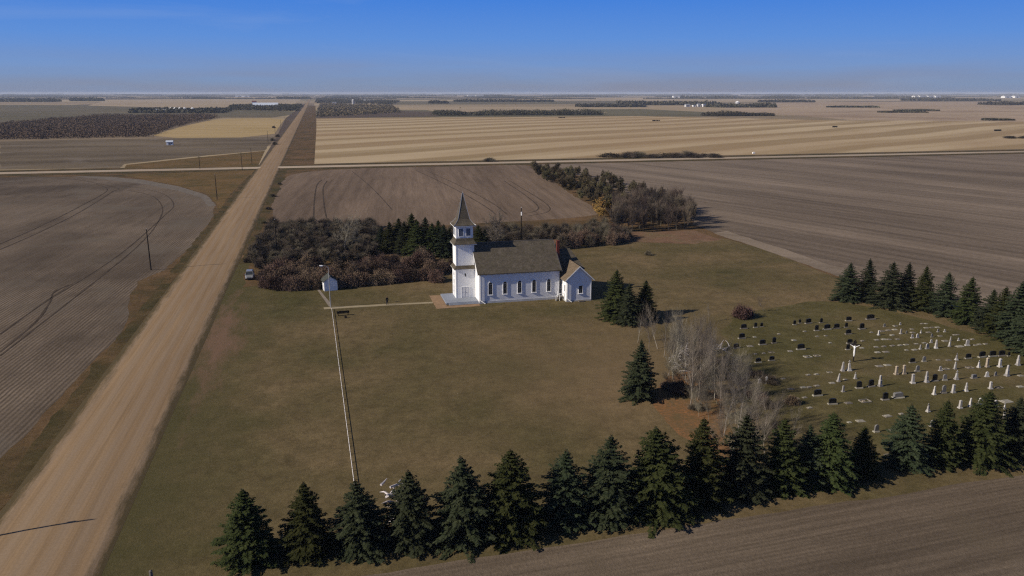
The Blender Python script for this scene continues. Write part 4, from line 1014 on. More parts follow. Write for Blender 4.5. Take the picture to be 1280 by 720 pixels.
row = [(303, 612, 716, 1.25, 0), (378, 603, 708, 1.15, 0), (447, 599, 702, 1.2, 1), (511, 587, 695, 1.15, 3), (579, 571, 690, 1.1, 1), (640, 561, 680, 1.2, 4), (705, 562, 668, 1.15, 3), (764, 545, 662, 1.2, 1), (826, 533, 655, 1.2, 4), (882, 522, 643, 1.05, 2), (934, 517, 633, 1.1, 3), (985, 522, 626, 1.1, 0), (1014, 530, 620, 1.0, 1),
       (1041, 514, 618, 1.1, 4), (1083, 533, 609, 1.1, 0), (1140, 503, 600, 1.1, 3), (1186, 500, 596, 1.05, 2), (1236, 487, 592, 1.15, 4), (1280, 497, 588, 1.1, 1), (1330, 485, 580, 1.1, 0), (1385, 480, 574, 1.1, 3)]
for i, (x, yt, yb, w, v) in enumerate(row):
    sp(v, x, yt, yb, 'dark spruce in the front windbreak row, %s tree from the left' % ordn(i), 'spruces in the front windbreak row', w * 1.04, 17)
row = [(1064, 328, 379, 1.25, 1), (1090, 323, 380, 1.0, 5), (1118, 327, 387, 1.35, 1), (1137, 328, 386, 1.1, 5), (1160, 332, 391, 1.15, 0), (1186, 340, 398, 1.2, 3), (1214, 345, 407, 1.2, 2), (1243, 361, 416, 1.2, 1), (1262, 358, 424, 1.15, 0), (1282, 352, 432, 1.2, 3), (1312, 360, 445, 1.2, 1), (1345, 365, 460, 1.2, 0)]
for i, (x, yt, yb, w, v) in enumerate(row):
    sp(v, x, yt, yb, 'spruce in the row between cemetery and far field, %s from the left' % ordn(i), 'spruces in the row behind the cemetery', w, 4)
for (x, yt, yb, w, v, lab) in ((772, 336, 403, 1.15, 0, 'tallest dark spruce of the cluster right of the vestry'), (807, 350, 399, 1.3, 2, 'right hand dark spruce of the cluster beside the birches'), (788, 354, 409, 1.1, 3, 'front middle spruce of the cluster right of the vestry')):
    sp(v, x, yt, yb, lab, 'spruce cluster beside the church', w, 4)
sp(1, 801, 424, 503, 'lone blue green spruce standing on the lawn left of the birches', None, 1.0, 6)
for i, (x, yt, yb) in enumerate(((476, 283, 316), (487, 277, 318), (497, 272, 316), (505, 276, 321), (513, 266, 320), (522, 275, 323), (531, 271, 320), (539, 278, 323), (547, 275, 320), (555, 280, 324), (562, 285, 322), (598, 281, 314), (606, 286, 314))):
    sp((5, 2, 0)[i % 3], x, yt, yb, 'dark spruce in the thicket behind the church, %s from the left' % ordn(i), 'dark spruces behind the church', 1.35, 3)

# ------------------------------------------------------------------ bare trees, leafy trees, shrubs
def bare_mesh(seed, H, spread, twig, bark, fork=.35, rmin=.007, leaf=None, nleaf=0, lsz=.14, depth=4, rad=.14, nb=(3, 2)):
    r = random.Random(seed); tr = MB(); tw = MB(); lf_ = MB()
    tips = []
    def grow(p, d, L_, rd, lev):
        segs = 4 if lev == 0 else 3; q = p.copy(); dd = d.copy()
        for s_ in range(segs):
            nd = (dd + Vector((r.gauss(0, .12), r.gauss(0, .12), .10 if lev else .02))).normalized(); nq = q + nd * L_ / segs
            r0 = rd * (1 - .75 * s_ / segs); r1 = rd * (1 - .75 * (s_ + 1) / segs)
            (tr if lev <= 1 else tw).tube(q, nq, r0, r1, 5 if lev == 0 else 3, False)
            if lev < depth and (lev > 0 or s_ >= 1):
                for b in range(nb[0] if lev == 0 else nb[1]):
                    a = r.uniform(0, 6.283); u = nd.orthogonal().normalized(); w = nd.cross(u)
                    bd = (nd * (1 - spread) + (u * math.cos(a) + w * math.sin(a)) * spread * r.uniform(.7, 1.2) + Vector((0, 0, .2))).normalized()
                    t = r.random(); bp = q.lerp(nq, t)
                    grow(bp, bd, L_ * r.uniform(.36, .6) * (1.0 if lev else .9), max(rmin, r1 * .55), lev + 1)
            q = nq; dd = nd
        tips.append((q.copy(), dd))
        if lev < depth: grow(q, dd, L_ * .5, max(rmin, rd * .28), lev + 1)
    grow(Vector((0, 0, -.05)), Vector((r.uniform(-.05, .05), r.uniform(-.05, .05), 1)).normalized(), H * .66, rad, 0)
    mz = max(v[2] for v in tr.v + tw.v); f = H / mz
    for m in (tr, tw): m.v = [(a * f, b * f, c * f) for a, b, c in m.v]
    out = [('trunk', tr.mesh('trunk', bark)), ('branches', tw.mesh('branches', twig))]
    if leaf:
        for i in range(nleaf):
            p, d = tips[r.randrange(len(tips))]; p = p * f + Vector((r.gauss(0, .25), r.gauss(0, .25), r.gauss(0, .25)))
            u = Vector((r.gauss(0, 1), r.gauss(0, 1), r.gauss(0, 1))).normalized(); w = u.orthogonal().normalized()
            lf_.quad(p, u * lsz, w * lsz * .7)
        out.append(('leaves', lf_.mesh('leaves', leaf)))
    return out
BIRCH = [bare_mesh(20 + i, 10, .45, M['birch_twig'], M['pale_bark'], rad=.075, depth=3, nb=(3, 3)) for i in range(4)]
COTTON = [bare_mesh(31, 10, .75, M['birch_twig'], M['pale_bark'], rad=.22, rmin=.018), bare_mesh(32, 10, .7, M['birch_twig'], M['birch_twig'], rad=.24, rmin=.028)]
POPLAR = [bare_mesh(40 + i, 10, .42, M['brown_twig'], M['grey_twig'], rad=.08, depth=3, nb=(5, 4), rmin=.016) for i in range(3)]
OLIVE = [bare_mesh(50 + i, 10, .6, M['brown_twig'], M['brown_twig'], leaf=M['olive_leaf'], nleaf=1900, lsz=.20, depth=3) for i in range(2)]
GOLD = [bare_mesh(60, 10, .55, M['brown_twig'], M['brown_twig'], leaf=M['yellow_leaf'], nleaf=1600, lsz=.19, depth=3)]
def inpoly(x, y, P):
    c = False; j = len(P) - 1
    for i in range(len(P)):
        if (P[i][1] > y) != (P[j][1] > y) and x < (P[j][0] - P[i][0]) * (y - P[i][1]) / (P[j][1] - P[i][1]) + P[i][0]: c = not c
        j = i
    return c
def scatter(P, n, dmin, rr):
    xs = [p[0] for p in P]; ys = [p[1] for p in P]; out = []; t = 0
    while len(out) < n and t < n * 200:
        t += 1; x = rr.uniform(min(xs), max(xs)); y = rr.uniform(min(ys), max(ys))
        if inpoly(x, y, P) and all((x - a) ** 2 + (y - b) ** 2 > dmin * dmin for a, b in out): out.append((x, y))
    return out
def tree_at(ms, x, y, hpx, name, label, cat, group=None, lean=0.0, wd=1.0):
    X, Y = g(x, y); s_ = hgt(x, y, y - hpx) / 10.0
    o = place(name, ms, (X, Y, 0), label, cat, group, r2.uniform(0, 6.28), (s_ * wd, s_ * wd, s_))
    if lean: o.rotation_euler = (R(lean), R(lean * .4), r2.uniform(0, 6.28))
    return o
bl = [(797, 428, 45), (812, 440, 55), (822, 436, 60), (830, 446, 65), (841, 475, 90), (848, 462, 80), (853, 470, 85), (858, 478, 90), (863, 508, 112), (869, 474, 85), (875, 483, 90), (880, 468, 75), (888, 482, 86), (893, 500, 92), (900, 520, 95), (905, 545, 102), (913, 575, 122), (920, 530, 85), (930, 545, 82), (935, 500, 66), (946, 560, 86), (956, 568, 88),
      (968, 560, 75), (980, 566, 62), (891, 455, 58), (905, 472, 62), (917, 500, 74), (835, 470, 82), (872, 500, 92), (845, 450, 66), (860, 455, 68)]
bl.sort()
for i, (x, y, h) in enumerate(bl):
    tree_at(BIRCH[i % 4], x, y, h, 'birch_tree', 'slender bare pale birch in the grove left of the cemetery, %s from left' % ordn(i), 'birch', 'bare birches beside the cemetery', lean=r2.uniform(-4, 4))
sap = G([(870, 470), (900, 455), (935, 480), (965, 530), (968, 575), (895, 585), (872, 520)])
SAPL = [bare_mesh(26 + i, 10, .5, M['grey_twig'], M['grey_twig'], rad=.09, depth=3, nb=(5, 4)) for i in range(2)]
for X, Y in scatter(sap, 34, 1.3, r2): place('sapling', SAPL[r2.randrange(2)], (X, Y, 0), 'thin bare grey sapling in the undergrowth between birches and front spruces', 'sapling', 'bare saplings by the front spruces', r2.uniform(0, 6.28), (.5, .5, r2.uniform(.28, .52)))
sap = G([(826, 440), (880, 440), (890, 500), (840, 498)])
for X, Y in scatter(sap, 26, 1.2, r2): place('sapling', SAPL[r2.randrange(2)], (X, Y, 0), 'thin bare grey sapling in the undergrowth among the left hand birches', 'sapling', 'bare saplings among the birches', r2.uniform(0, 6.28), (.5, .5, r2.uniform(.3, .55)))
tree_at(BIRCH[1], 886, 403, 26, 'birch_tree', 'small lone bare birch on the lawn left of the round bush', 'birch', None)
tree_at(BIRCH[2], 955, 389, 22, 'birch_tree', 'low bare pale tree just right of the round bush', 'birch', None, wd=1.5)
tree_at(COTTON[0], 430, 318, 56, 'cottonwood_tree', 'spreading bare cottonwood rising from the thicket left of the spruces', 'tree')
tree_at(COTTON[1], 617, 314, 58, 'cottonwood_tree', 'spreading bare cottonwood right behind the steeple', 'tree')
r3 = random.Random(11)
# bare poplar copse right of the church
def wtree(ms, X, Y, h, name, label, cat, group, wd=1.0):
    s_ = h / 10.0; return place(name, ms, (X, Y, 0), label, cat, group, r3.uniform(0, 6.28), (s_ * wd, s_ * wd, s_))
cop = G([(765, 292), (865, 287), (870, 278), (850, 262), (800, 258), (768, 262)])
for X, Y in scatter(cop, 125, 1.7, r3):
    wtree(POPLAR[r3.randrange(3)], X, Y, r3.uniform(6.5, 9.2), 'poplar_tree', 'bare grey poplar in the dense copse behind the red scrub strip', 'poplar', 'bare poplars in the copse', 1.15)
tl = G([(663, 214), (690, 212), (790, 235), (850, 262), (860, 278), (845, 275), (770, 268), (735, 256), (700, 236), (668, 222)])
for X, Y in scatter(tl, 105, 3.6, r3):
    wtree(OLIVE[r3.randrange(2)], X, Y, r3.uniform(4.0, 6.3), 'poplar_tree', 'olive leaved bushy poplar in the belt between the two tilled fields', 'poplar', 'olive poplars in the tree belt', 1.25)
for i, (x, y, h) in enumerate(((746, 272, 26), (752, 277, 28), (760, 279, 24), (757, 270, 22), (804, 262, 16), (828, 268, 18))):
    tree_at(GOLD[0], x, y, h, 'poplar_tree', 'yellow leaved poplar at the edge of the copse, %s from left' % ordn(i), 'poplar', 'yellow poplars in the copse', wd=1.2)

def shrub_mesh(seed, leaf, twig, n=2600, tw=160, flat=.8, lsz=.085):
    """unit radius ~1.6 m dome of twigs and small leaves in clumps"""
    r = random.Random(seed); a = MB(); b = MB()
    cl = [(Vector((r.gauss(0, 1), r.gauss(0, 1), abs(r.gauss(0, .8)))).normalized(), r.uniform(.75, 1.15)) for _ in range(26)]
    for i in range(tw):
        d, k_ = cl[r.randrange(len(cl))]; d = (d + Vector((r.gauss(0, .25), r.gauss(0, .25), r.gauss(0, .2)))).normalized(); d.z = abs(d.z)
        L_ = 1.6 * k_ * r.uniform(.8, 1.1); p = Vector((r.gauss(0, .25), r.gauss(0, .25), 0)); m = p + Vector((d.x * .4, d.y * .4, (d.z + .35) * .6)) * L_ ; e = p + Vector((d.x, d.y, (d.z + .1) * flat)) * L_
        a.tube(p, m, .022, .014, 3, False); a.tube(m, e, .014, .006, 3, False)
    for i in range(n):
        d, k_ = cl[r.randrange(len(cl))]
        p = Vector((d.x * 1.25 * k_, d.y * 1.25 * k_, abs(d.z) * 1.25 * k_ * flat + .15)) + Vector((r.gauss(0, .33), r.gauss(0, .33), r.gauss(0, .28)))
        p *= r.uniform(.6, 1.05)
        if p.z < .05: p.z = r.uniform(.05, .5)
        u = Vector((r.gauss(0, 1), r.gauss(0, 1), r.gauss(0, 1))).normalized(); w = u.orthogonal().normalized()
        s_ = lsz * r.uniform(.6, 1.3); b.quad(p, u * s_ * 1.4, w * s_ * .7)
    return [('branches', a.mesh('branches', twig)), ('leaves', b.mesh('leaves', leaf))]
REDS = [shrub_mesh(70 + i, M['red_leaf'], M['red_twig'], 5200, 420, .8, .050) for i in range(3)]
DARK = [shrub_mesh(80 + i, M['dark_leaf'], M['dark_twig'], 1500, 1100, 1.0, .036) for i in range(3)]
THK = [bare_mesh(101 + i, 10, .5, M['dark_twig'], M['dark_twig'], rad=.13, depth=3, nb=(6, 5), rmin=.028) for i in range(3)]
OLV = [shrub_mesh(90, M['olive_leaf'], M['dark_twig'], 1800, 120)]
MAR = shrub_mesh(95, M['maroon_leaf'], M['red_twig'], 9000, 500, .72, .055)
def shr(ms, X, Y, rad, h, label, group, name='shrub'):
    s_ = rad / 1.6; return place(name, ms, (X, Y, 0), label, 'shrub', group, r3.uniform(0, 6.28), (s_, s_, h / 1.5))
# red hedge
hed = [(333, 361), (342, 363), (352, 364), (362, 364), (372, 364), (382, 363.5), (391, 363), (428, 360.5), (437, 360), (447, 359.5), (457, 358.5), (467, 357.5), (477, 356.5), (487, 355.5), (497, 354.5), (507, 353.5), (517, 352.5), (527, 351.5), (536, 350.5)]
for i, (x, y) in enumerate(hed):
    X, Y = g(x, y); shr(REDS[i % 3], X, Y + 1.5, r3.uniform(1.5, 2.1), r3.uniform(2.2, 3.0), 'red brown shrub in the front of the hedge, %s from the left' % ordn(i), 'red brown shrubs of the hedge')
hr2 = G([(326, 356), (330, 346), (360, 335), (420, 338), (500, 328), (520, 322), (545, 330), (546, 345), (500, 350), (430, 357), (340, 360)])
for X, Y in scatter(hr2, 62, 1.9, r3):
    shr(REDS[r3.randrange(3)], X, Y, r3.uniform(1.4, 2.1), r3.uniform(2.3, 3.6), 'red brown shrub inside the wide hedge behind the shed', 'red brown shrubs inside the hedge')
dk = G([(312, 336), (316, 318), (330, 300), (420, 296), (468, 298), (474, 322), (430, 334), (350, 336)])
for X, Y in scatter(dk, 120, 1.9, r3):
    place('thicket_tree', THK[r3.randrange(3)], (X, Y, 0), 'dark many stemmed bare young tree in the thicket behind the red hedge', 'tree', 'bare young trees of the thicket', r3.uniform(0, 6.28), (.62, .62, r3.uniform(.30, .46)))
for X, Y in scatter(dk, 80, 2.2, r3):
    shr(DARK[r3.randrange(3)], X, Y, r3.uniform(1.5, 2.2), r3.uniform(1.8, 2.9), 'dark bare bush in the tangled thicket behind the red hedge', 'dark bushes of the thicket')
dk = G([(330, 300), (335, 285), (468, 284), (472, 297), (566, 297), (566, 290), (700, 290), (760, 284), (765, 290), (700, 300), (640, 303), (566, 308), (470, 299), (400, 297)])
for X, Y in scatter(dk, 120, 2.6, r3):
    shr(DARK[r3.randrange(3)], X, Y, r3.uniform(1.5, 2.4), r3.uniform(1.8, 3.4), 'dark bare bush in the low belt between church and tilled field', 'dark bushes of the low belt')
dk = G([(700, 312), (712, 296), (760, 290), (790, 296), (780, 304), (735, 309)])
for X, Y in scatter(dk, 34, 2.0, r3):
    shr((REDS + DARK)[r3.randrange(6)], X, Y, r3.uniform(1.3, 2.0), r3.uniform(2.2, 3.6), 'bare grey brown bush in the scrub right behind the church', 'bare bushes behind the church')
for i, (x, y) in enumerate(((553, 340), (566, 338), (545, 352))):
    X, Y = g(x, y); shr(REDS[i], X, Y, 1.9, 2.8, 'rounded brown shrub left of the steeple base, %s from left' % ordn(i), 'brown shrubs beside the steeple')
X, Y = g(810, 319); shr(DARK[0], X, Y, 1.0, 1.1, 'tiny dark bush alone on the lawn behind the spruce cluster', None)
X, Y = g(932, 398.5)
s_ = 1.0; o = place('shrub', MAR, (X, Y + 1.2, 0), 'large rounded maroon bush at the top left of the cemetery', 'shrub', None, .6, (2.15 / 1.6, 1.7 / 1.6, 2.1 / 1.35))
# scrub under the birches
for i, (x, y) in enumerate(((838, 486), (846, 492), (852, 487), (862, 494), (880, 497), (870, 512), (905, 455), (925, 462), (945, 470), (960, 478), (925, 480), (960, 508), (945, 496), (990, 505))):
    X, Y = g(x, y); shr((REDS + DARK)[i % 6], X, Y, r3.uniform(.9, 1.5), r3.uniform(.7, 1.3), 'low brown twiggy bush under the bare birches', 'low bushes under the birches')
# brush pile / fallen pale limbs
def debris(x, y, n, L_, label, seed, h=1.4, rr=.07):
    r = random.Random(seed); X, Y = g(x, y); mb = MB()
    mb.tube((-L_ * .5, 0, .1), (L_ * .5, .1, h * .3), .09, .05, 5)
    for i in range(n):
        a = r.uniform(0, 6.28); p = Vector((r.gauss(0, L_ * .3), r.gauss(0, L_ * .2), r.uniform(.05, h))); d = Vector((math.cos(a), math.sin(a), r.uniform(-.4, .5))) * L_ * r.uniform(.3, .8)
        q = p + d * .5 + Vector((0, 0, r.uniform(-.2, .3))); e = p + d
        q.z = max(q.z, .06); e.z = max(e.z, .05)
        mb.tube(p, q, rr, rr * .7, 5); mb.tube(q, e, rr * .7, .02, 5)
    o = mb.obj('brush_pile', M['debris']); o.location = (X, Y, 0); tag(o, label, 'brush pile')
debris(847, 462, 60, 1.9, 'pale tangle of broken limbs heaped among the bare birches', 4, 3.2, .10)
debris(496, 655, 34, 2.0, 'pale heap of broken limbs showing between two front row spruces', 5, 4.0, .13)
debris(898, 437, 12, 3.0, 'low spread of pale fallen branches at the left edge of the cemetery', 6, .5)
X, Y = g(889, 486)
place('gravestone', [('base', GM['tablet'][0]), ('stone', GM['tablet'][1])], (X, Y, 0), 'single pale rounded headstone standing among the birch trunks', 'gravestone', 'gravestones in the cemetery', 0, 1.0)
for i, x in enumerate((768, 790, 800, 822, 838, 850, 862, 872, 885, 898)):
    X, Y = g(x, 197 + (i % 2)); shr((OLV + DARK)[i % 4], X, Y + 6, r3.uniform(5, 8), r3.uniform(2.2, 3.6), 'low dark bush along the crossroad edge of the striped field, %s from left' % ordn(i), 'bushes along the crossroad')
for i, (x, y) in enumerate(((612, 202), (1280, 173), (1262, 173), (342, 160), (341, 176), (344, 181), (347, 171))):
    X, Y = g(x, y); shr(DARK[i % 3], X, Y, 4 if i in (0,) else 6 if i < 3 else 2.2, 2.2, ('small dark bush just past the crossroad in line with the steeple', 'far right dark bush in the striped field', 'dark bush in the striped field near the right edge', 'dark bush beside the yellow field corner', 'dark bush left of the road beyond the crossroads, middle one', 'dark bush left of the road beyond the crossroads, nearest one', 'dark bush left of the road beyond the crossroads, farthest one')[i], 'dark bushes in the far fields')
for i, y in enumerate((231, 246, 262, 279, 296, 312, 327)):
    X = -17.6 + r3.uniform(-.6, .6); Y = 40 * 980 / (y - 116) * .9
    Y = g(330, y)[1]; shr((DARK + OLV)[i % 4], X, Y, r3.uniform(.9, 1.5), r3.uniform(.6, 1.3), 'low scrubby bush on the right roadside verge, %s from the crossroads' % ordn(i), 'scrub bushes on the right verge')

# ------------------------------------------------------------------ far woods and groves (each reads as one mass)
def grove(name, label, P, n, h, mat, q=10, seed=1, sz=1.6):
    r = random.Random(seed); mb = MB(); xs = [p[0] for p in P]; ys = [p[1] for p in P]; c = 0
    ox = sum(xs) / len(xs); oy = sum(ys) / len(ys)
    while c < n:
        x = r.uniform(min(xs), max(xs)); y = r.uniform(min(ys), max(ys))
        if not inpoly(x, y, P): continue
        c += 1; hh = h * r.uniform(.6, 1.15) * (.75 + .5 * noise.noise(Vector((x * .02, y * .02, seed))))
        rr = hh * .32
        for j in range(q):
            t = (j + r.random()) / q
            p = Vector((x - ox + r.gauss(0, rr * (1.1 - .6 * t)), y - oy + r.gauss(0, rr * .8), hh * t * .9 + .3)); s_ = sz * r.uniform(.5, 1.2)
            u = Vector((r.gauss(0, 1), r.gauss(0, .6), r.gauss(0, 1))).normalized(); w = u.orthogonal().normalized(); mb.quad(p, u * s_, w * s_ * .8)
    o = mb.obj(name, mat, fix=False); o.location = (ox, oy, 0); tag(o, label, 'wood', None, 'stuff'); return o
def strip(x0, x1, yb, depth, skew=0):
    a = g(x0, yb); b = g(x1, yb + skew); return [a, b, (b[0], b[1] + depth), (a[0], a[1] + depth)]
grove('far_wood', 'broad bare brown wood beyond the grey field on the left', G([(-60, 175), (60, 174), (185, 171.5), (215, 160), (250, 152), (272, 147.5), (250, 145.5), (120, 147), (60, 152), (-60, 162)]), 6500, 7.5, M['wood_mass'], 30, 1, .36)
grove('far_wood', 'long dark belt of trees at the back of the striped field', strip(548, 756, 144.8, 70, -1), 1100, 11, M['grove_mass'], 22, 2, .8)
grove('far_wood', 'dark thicket in the striped field right of centre', strip(892, 970, 145.5, 50, -.5), 450, 8, M['grove_mass'], 20, 3, .8)
grove('far_wood', 'bare wood right of the gravel road below the farmstead', G([(396, 146.5), (500, 141), (490, 133), (400, 131)]), 3000, 8, M['wood_mass'], 14, 4, .9)
grove('far_wood', 'dark trees around the long white barn left of the road', G([(285, 137.5), (372, 139), (378, 133), (345, 132.5), (288, 134)]), 1300, 11, M['grove_mass'], 14, 5, 1.1)
grove('far_wood', 'dark trees around the farmstead right of the road', G([(394, 129), (490, 131), (500, 127), (396, 124)]), 1500, 12, M['grove_mass'], 12, 6, 1.3)
grove('far_wood', 'dark tree line left of the white grain bins', G([(160, 141.5), (280, 141.5), (290, 138), (170, 138)]), 900, 8, M['grove_mass'], 8, 7, 2)
GL = [(730, 808, 134, 90, 9, 'thin dark tree belt beyond the striped field'), (796, 905, 131.5, 200, 14, 'dark rounded wood on the horizon right of centre'), (900, 972, 134.5, 90, 12, 'dark tree belt right of the far white farm'), (1165, 1252, 126.5, 220, 14, 'dark wood beyond the pink field near the right'),
      (1258, 1330, 131.5, 120, 12, 'dark trees at the far right edge'), (970, 1020, 128, 150, 10, 'small dark tree belt above the pink field'), (572, 694, 127.5, 120, 10, 'dark broken tree belt beyond the middle fields'), (-60, 62, 127.5, 200, 14, 'hazy dark wood at the far left edge'), (88, 118, 126.5, 200, 14, 'small hazy wood on the left skyline'),
      (346, 388, 124, 250, 14, 'dark wood left of where the road meets the skyline'), (540, 560, 129.5, 80, 9, 'small dark clump of trees beyond the fallow field'), (1125, 1175, 138.7, 25, 3, 'low dark scrub patch in the pink field, left one'), (1236, 1268, 150.8, 14, 3, 'low dark scrub patch in the pink field, right one'), (1107, 1160, 141, 25, 2.5, 'thin dark scrub line in the pink field'), (1040, 1100, 134.5, 30, 3, 'faint scrub line left in the pink field')]
for i, (x0, x1, yb, dp, h, lab) in enumerate(GL):
    grove('far_wood', lab, strip(x0, x1, yb, dp), 500, h, M['grove_mass'], 9, 30 + i, max(1.5, (140 - yb) * .25 + 1.5))
# skyline belts, one object per band
rb = random.Random(5)
M['skyline'] = mat_foliage('skyline_wood', C(.05, .047, .036), C(.085, .075, .055), .1)
for bi, (yb, nb, hh, nm) in enumerate(((123.3, 34, 13, 'nearer'), (121.0, 46, 14, 'middle'), (119.3, 60, 15, 'farther'), (118.0, 70, 18, 'farthest'))):
    mb = MB(); X0, Y0 = g(640, yb)
    for _ in range(nb):
        xa = rb.uniform(-80, 1360); wpx = rb.uniform(15, 110); y2 = yb + rb.uniform(-.5, .5); a = g(xa, y2); b = g(xa + wpx, y2); L_ = math.hypot(b[0] - a[0], b[1] - a[1]); n = int(40 + wpx * 1.6)
        sc = Y0 / 980.0
        for i in range(n):
            t = rb.random(); x = a[0] + (b[0] - a[0]) * t; y = a[1] + (b[1] - a[1]) * t + rb.uniform(0, 60); hq = hh * rb.uniform(.5, 1.1) * (.5 + abs(noise.noise(Vector((x * .002, bi, 1)))) * 1.6)
            s_ = sc * rb.uniform(.7, 1.3); mb.add([(x - s_, y, -.02), (x + s_, y + rb.uniform(-s_, s_), -.02), (x + s_ * .8, y, hq), (x - s_ * .8, y, hq * rb.uniform(.7, 1))], [(0, 1, 2, 3)])
            mb.add([(x, y - s_, -.02), (x, y + s_, -.02), (x, y + s_ * .8, hq), (x, y - s_ * .8, hq * rb.uniform(.7, 1))], [(0, 1, 2, 3)])
    o = mb.obj('skyline_woods', M['grove_mass'], fix=False); tag(o, 'scattered dark woods along the skyline, the %s band' % nm, 'wood', None, 'stuff')

# ------------------------------------------------------------------ far farm buildings
def bld(x, y, w, d, h, label, group, roofc='galv', wallc='white', name='farm_building', rz=0.0):
    X, Y = g(x, y); r = empty(name, (X, Y, 0), label, 'building', group, rz)
    mb = MB(); mb.prism([(-w / 2, 0), (w / 2, 0), (w / 2, h), (-w / 2, h)], 'y', 0, d); mb.obj('wall', M[wallc], r)
    mb = MB(); mb.prism([(-.4, h), (d + .4, h), (d / 2, h + d * .28)], 'x', -w / 2 - .4, w / 2 + .4); mb.obj('roof', M[roofc], r)
    mb = MB(); mb.box(-w * .18, w * .12, -.08, 0, 0, h * .75); mb.obj('door', M['louvre'], r)
    return r
def gbin(x, y, rad, h, label, group):
    X, Y = g(x, y); r = empty('grain_bin', (X, Y, 0), label, 'grain bin', group)
    mb = MB(); mb.tube((0, 0, 0), (0, 0, h), rad, n=14); mb.obj('wall', M['galv'], r)
    mb = MB(); mb.tube((0, 0, h), (0, 0, h + rad * .55), rad * 1.04, .3, 14); mb.obj('roof', M['white'], r)
M['blue_metal'] = plain('pale_blue_metal', (.55, .60, .68), .4, 0, .05, 1)
bld(332, 134.8, 66, 24, 7, 'long pale blue white barn left of the road near the skyline', None, 'blue_metal', 'white')
bld(318, 133.5, 12, 12, 14, 'small tall building with red roof beside the long white barn', None, 'brick', 'white')
for i, x in enumerate((214, 219, 225, 231, 241)): gbin(x, 139.5, 4.2, 7, 'pale grain bin beyond the left wood, %s from the left' % ordn(i), 'grain bins beyond the left wood')
bld(200, 140.3, 22, 12, 3.5, 'low white shed left of the grain bins', 'farm buildings far away')
bld(207, 139.3, 9, 8, 4, 'small white shed between the low shed and grain bins', 'farm buildings far away')
bld(418, 129.8, 14, 10, 6, 'white farmhouse right of the road, left one', 'farm buildings far away', 'shingle_dark'); gbin(441.5, 130.5, 4.5, 15, 'tall white silo at the farmstead right of the road', None)
bld(461, 127, 50, 15, 5, 'long pale shed behind the tall silo', 'farm buildings far away'); bld(430, 129, 8, 8, 4, 'tiny shed left of the tall silo', 'farm buildings far away')
for i, x in enumerate((860, 868, 874, 881, 890)): bld(x, 133.6, (14, 8, 8, 12, 10)[i], 9, (6, 5, 7, 8, 5)[i], 'pale farm building at the far farm right of centre, %s from left' % ordn(i), 'buildings of the far farm right of centre', 'shingle_dark' if i % 2 else 'galv', ('foundation', 'white')[i % 2])
gbin(921.5, 132.8, 7, 12, 'round white storage bin right of the far farm', None)
for i, (x, w) in enumerate(((846, 60), (864, 80))): bld(x, 122.1, w, 30, 12, 'long white building on the skyline right of centre, %s' % ('left one', 'right one')[i], 'white buildings on the skyline right of centre')
for i, (x, w) in enumerate(((1147, 50), (1158, 120), (1165, 70), (1173, 50), (1260, 60), (1272, 50))): bld(x, 122.4, w, 40, 13, 'white building on the right skyline, %s from the left' % ordn(i), 'white buildings on the right skyline')
for i, (x, w) in enumerate(((592, 120), (600, 80), (300, 90), (308, 60))): bld(x, (121, 121, 121.2, 121.2)[i], w, 40, 12, 'pale building on the %s skyline, %s' % (('centre', 'centre', 'left', 'left')[i], ('left one', 'right one')[i % 2]), 'pale buildings on the skyline')
# white hut in the grey field
X, Y = g(212, 181)
hut = bld(212, 181.5, 4.6, 3.6, 2.6, 'small white field hut alone in the grey field beyond the crossroad', None, 'blue_metal', 'white', 'field_hut')
mb = MB(); mb.box(.9, 1.9, -.06, 0, 1.0, 2.0); mb.obj('window', M['glass'], hut)
# bale stacks
for i, (x, y, n) in enumerate(((703, 147.6, 5), (821, 151.4, 5), (1044.5, 159.2, 3), (1248, 163.8, 4), (861, 133.5, 2), (576, 135.2, 2))):
    X, Y = g(x, y)
    for j in range(n):
        mb = MB(); mb.tube((-.75, 0, .9), (.75, 0, .9), .9, n=12)
        o = mb.obj('round_bale', M['wood_grey'] if 0 else M['bench']); o.location = (X + (j - n / 2) * 2.3, Y + r3.uniform(-.5, .5), 0); o.rotation_euler = (0, 0, R(r3.uniform(-20, 20)))
        tag(o, 'dark round bale in the %s bale row out in the stubble' % ordn(i), 'bale', 'bales of the %s row' % ordn(i))
X, Y = g(942, 192); mb = MB(); mb.box(-.8, .8, -.5, .5, 0, .9); mb.frustum(0, 0, .9, 1.1, .7, .4, .4, .2); o = mb.obj('marker_box', M['white']); o.location = (X, Y, 0); tag(o, 'tiny white box standing in the striped field by the crossroad', 'box')

# ------------------------------------------------------------------ haze
mb = MB(); mb.box(-44000, 44000, -280, 44000, -1.1, 47)
hz = mb.obj('haze', None); hz.data.materials.clear(); tag(hz, kind='stuff')
hm = bpy.data.materials.new('haze_air'); hm.use_nodes = True; nt = hm.node_tree; nt.nodes.remove(nt.nodes['Principled BSDF'])
pv = nt.nodes.new('ShaderNodeVolumePrincipled'); pv.inputs['Density'].default_value = 6e-5; pv.inputs['Color'].default_value = (.62, .72, .9, 1); pv.inputs['Anisotropy'].default_value = 0.0
nt.links.new(pv.outputs[0], nt.nodes['Material Output'].inputs['Volume']); hz.data.materials.append(hm)

